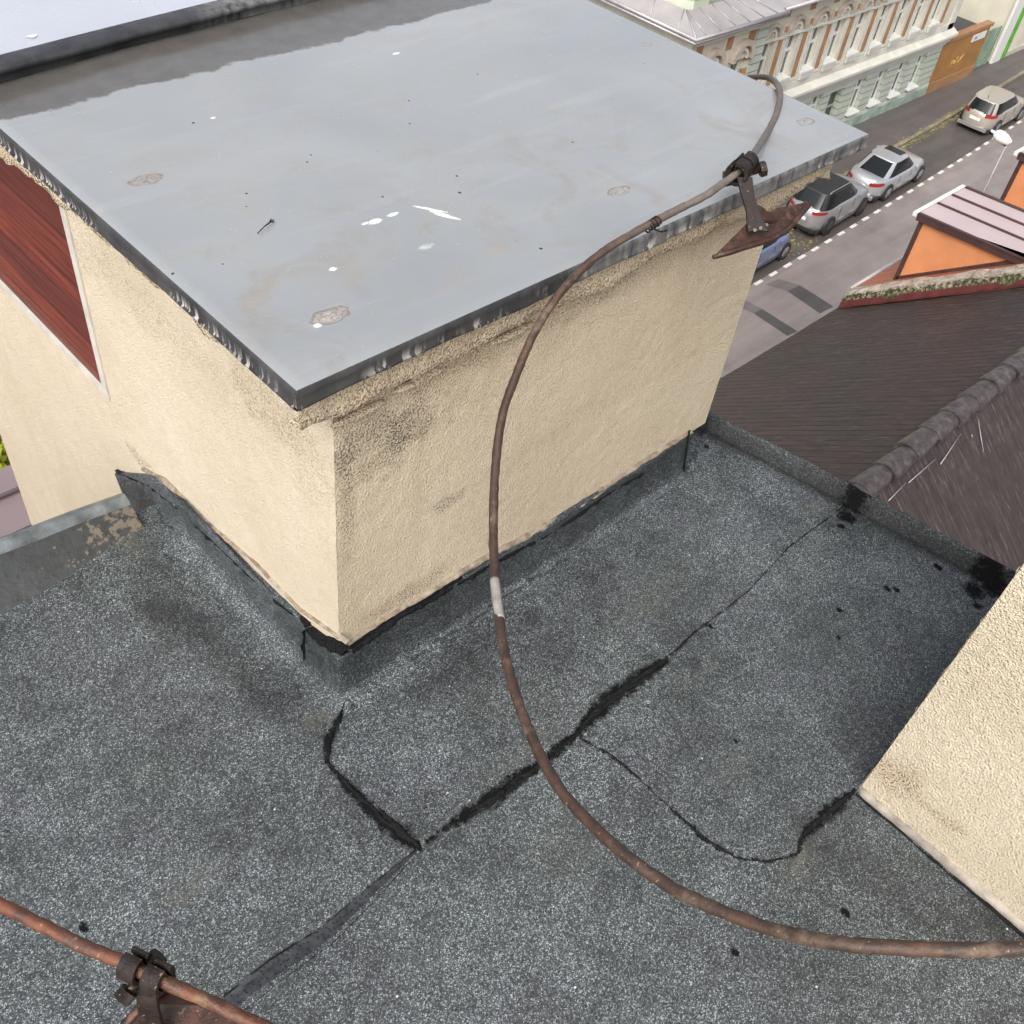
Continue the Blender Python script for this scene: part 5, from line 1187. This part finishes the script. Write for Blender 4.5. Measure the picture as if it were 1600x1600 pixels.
    # wheels with arches
    for sx in (-1, 1):
        for sy in (-1, 1):
            wx = sx * wb / 2; wr = P.get('wr', .32)
            ar = MB(); ar.tube([(wx, sy * (W * .70), wr + .015), (wx, sy * (W * 1.004), wr + .015)], wr + .035, 26); T(ar).build('wheel_arch', P.get('arch', M_blackp), c)
            wh = MB(); wh.tube([(wx, sy * (W * .8), wr), (wx, sy * (W * 1.0), wr), (wx, sy * (W * 1.02), wr)], [wr, wr, wr * .94], 28)
            wo = T(wh).build('wheel', M_tyre, c); ri = MB().tube([(wx, sy * W * 1.0, wr), (wx, sy * W * 1.027, wr), (wx, sy * W * 1.03, wr)], [wr * .72, wr * .70, wr * .2], 18)
            ro_ = T(ri).build('rim', P.get('rim', M_rim), wo)
    # tail lights and plate, following the rear corners
    for sy in (-1, 1):
        m = MB(); q = []
        zc = P.get('tlz', deck - .20); hh = P.get('tlh', .07)
        ctr, hl, hw_ = (xr + xf) / 2, (xf - xr) / 2 - .03, W * .985; pw2 = 2 / 3.6
        for dg in (166, 158, 150, 143, 137, 132, P.get('tla', 126)):
            cc, ss = math.cos(R(dg)), math.sin(R(dg)); nx2, ny2 = cc, ss
            a, b = ctr - hl * abs(cc) ** pw2, hw_ * ss ** pw2
            q.append([(a + nx2 * .016 + .012 * k, sy * (b + ny2 * .016 - .008 * k), zc + (k - .5) * 2 * hh * (1 if dg > 130 else .7)) for k in (0, .5, 1)])
        m.grid(q); T(m).build('tail_light', M_tail, c)
    T(MB().box(xr - .012, xr + .05, -.26, .26, P.get('plz', .62), P.get('plz', .62) + .12)).build('licence_plate', M_plate_w, c)
    T(MB().box(xr - .02, xr + .12, -W * .80, W * .80, .24, .36)).build('rear_bumper', P.get('bump', M_blackp), c)
    for sy in (-1, 1):
        mr_ = MB().box(P['gf0'] - .55, P['gf0'] - .40, sy * W * .99 if sy > 0 else -W * 1.12, sy * W * 1.12 if sy > 0 else -W * .99, belt + .0, belt + .13); bevel(T(mr_).build('mirror', P['paint'], c), .02)
        for hx_ in (P['gr0'] + 1.05, P['gr0'] + 2.0): T(MB().box(hx_, hx_ + .16, sy * W * .985 - .012, sy * W * .985 + .024, belt - .17, belt - .14)).build('door_handle', M_chrome if P['paint'] != M_blue else M_blue, c)
    for k in (.0, 1.0):
        xx = P['gr0'] + 1.25 + k * 1.0
        for sy in (-1, 1): T(MB().box(xx, xx + .012, sy * W * .992 - .006, sy * W * .992 + .006, .34, belt - .06)).build('door_gap', M_blackp, c)
        if k == 0:
            for sy in (-1, 1):
                T(MB().hexa([(xx, sy * gw0 * 1.0, belt - .03), (xx + .07, sy * gw0, belt - .03), (xx + .07, sy * gw0 * .96, belt - .03), (xx, sy * gw0 * .96, belt - .03), (xx + .02, sy * (gw1 + .012), H - .09), (xx + .08, sy * (gw1 + .012), H - .09), (xx + .08, sy * (gw1 - .03), H - .09), (xx + .02, sy * (gw1 - .03), H - .09)])).build('pillar', M_blackp, c)
    if P.get('sun'):
        a, b = P['sun']; T(MB().box(a, b, -W * .42, W * .42, H - .02, H + .012)).build('sunroof', M_cglass, c)
    if P.get('rails'):
        for sy in (-1, 1):
            m = MB(); m.tube([(P['gr1'] + .15, sy * gw1 * .9, H - .01), (P['gr1'] + .25, sy * gw1 * .9, H + .045), (P['gf1'] - .25, sy * gw1 * .9, H + .045), (P['gf1'] - .1, sy * gw1 * .9, H - .01)], .018, 6)
            T(m).build('roof_rail', P['rails'], c)
    if P.get('ant'): T(MB().tube([(P['gr1'] + .25, 0, H), (P['gr1'] + .15, 0, H + .14)], .012, 5)).build('antenna', M_blackp, c)
    return c
rot = R(2.3)
sed = dict(L=4.75, W=1.82, H=1.43, wb=2.80, ro=1.08, belt=.93, hood=.84, deck=1.00, gr0=-1.98, gf0=1.05, gr1=-1.05, gf1=.28, paint=M_silver, sun=(-.25, .22), cpil=(0, 2), wr=.33, tum=.70, bump=M_silver, tlz=.80)
suv = dict(L=4.33, W=1.84, H=1.67, wb=2.52, ro=.90, belt=1.12, hood=1.02, deck=1.10, gr0=-1.98, gf0=1.05, gr1=-1.68, gf1=.25, paint=M_grey, roofpaint=M_blackp, pilpaint=M_blackp, rails=M_grey, cpil=(0, 1), wr=.36, tum=.74, rim=M_rimd, tlz=.98, tll=.30, tlh=.06)
wag = dict(L=4.5, W=1.78, H=1.50, wb=2.62, ro=.98, belt=1.02, hood=.92, deck=1.06, gr0=-2.20, gf0=1.05, gr1=-1.92, gf1=.32, paint=M_beige, cpil=(0, 1), wr=.32, tum=.76, bump=M_grey, tlz=.92, tlh=.09, ant=1)
hat = dict(L=4.1, W=1.75, H=1.46, wb=2.55, ro=.78, belt=.98, hood=.90, deck=1.0, gr0=-1.9, gf0=1.1, gr1=-1.5, gf1=.35, paint=M_blue, cpil=(0, 1), wr=.32, tum=.75)
def place(front_or_rear, wx, wy, P, nm, lab):
    wb = P['wb'] / 2; W = P['W'] / 2; sgn_ = 1 if front_or_rear == 'f' else -1
    cx = wx - sgn_ * wb * math.cos(rot) - W * math.sin(rot) ; cy = wy - sgn_ * wb * math.sin(rot) + W * math.cos(rot)
    return car(nm, lab, cx, cy, rot, P)
place('r', 34.84 * S, 13.80 * S, sed, 'sedan', 'silver sedan with a dark sunroof parked between the dark roofed car and a gap')
place('r', 30.68 * S, 13.66 * S, suv, 'suv', 'grey off-road style car with a black roof parked behind the silver sedan')
place('r', 44.45 * S, 14.22 * S, wag, 'estate_car', 'beige silver estate car parked farthest up the street')
place('f', 27.957 * S, 13.60 * S, hat, 'hatchback', 'blue car nose partly hidden behind the plastered block')

# ---------------------------------------------------------------- street lamp
lamp = thing('street_lamp', 'street lamp with a white oval head on a thin pole beside the orange dormer', 'street lamp', (28.19, 8.6, G))
ztop_ = -10.93
MB().tube([(28.19, 8.6, G + .12), (28.19, 8.6, -15), (28.19, 8.6, ztop_ - .05)], [.05, .03, .02], 10).build('pole', M_metalroof, lamp)
m = MB(); p0 = np.array([28.70, 9.33, ztop_]); p1 = np.array([28.42, 8.72, ztop_]); p0 = np.array(pz(1549, 204, ztop_)); p1 = np.array(pz(1579, 224, ztop_)); d = (p1 - p0); Ln = np.linalg.norm(d); d = d / Ln
prof = [(0, .022), (.06, .028), (.18, .03), (.24, .06), (.33, .098), (.5, .108), (.7, .095), (.85, .072), (.96, .05), (1, .02)]
m.tube([p0 + d * Ln * t for t, _ in prof], [r * 1.5 for _, r in prof], 16); hd = m.build('lamp_head', M_lampw, lamp)
m = MB().tube([p1 - d * .12 - np.array([0, 0, .10]), p1 - d * .45 - np.array([0, 0, .11])], .05, 10); m.build('lens', M_glass, hd)
m = MB().tube([p1 - d * .02, (28.19, 8.6, ztop_ - .06)], .02, 6); m.build('bracket', M_gutter, lamp)

# ---------------------------------------------------------------- lift everything so that the street lies at zero
for o in ROOTS: o.location.z += ZC
bpy.context.view_layer.update()
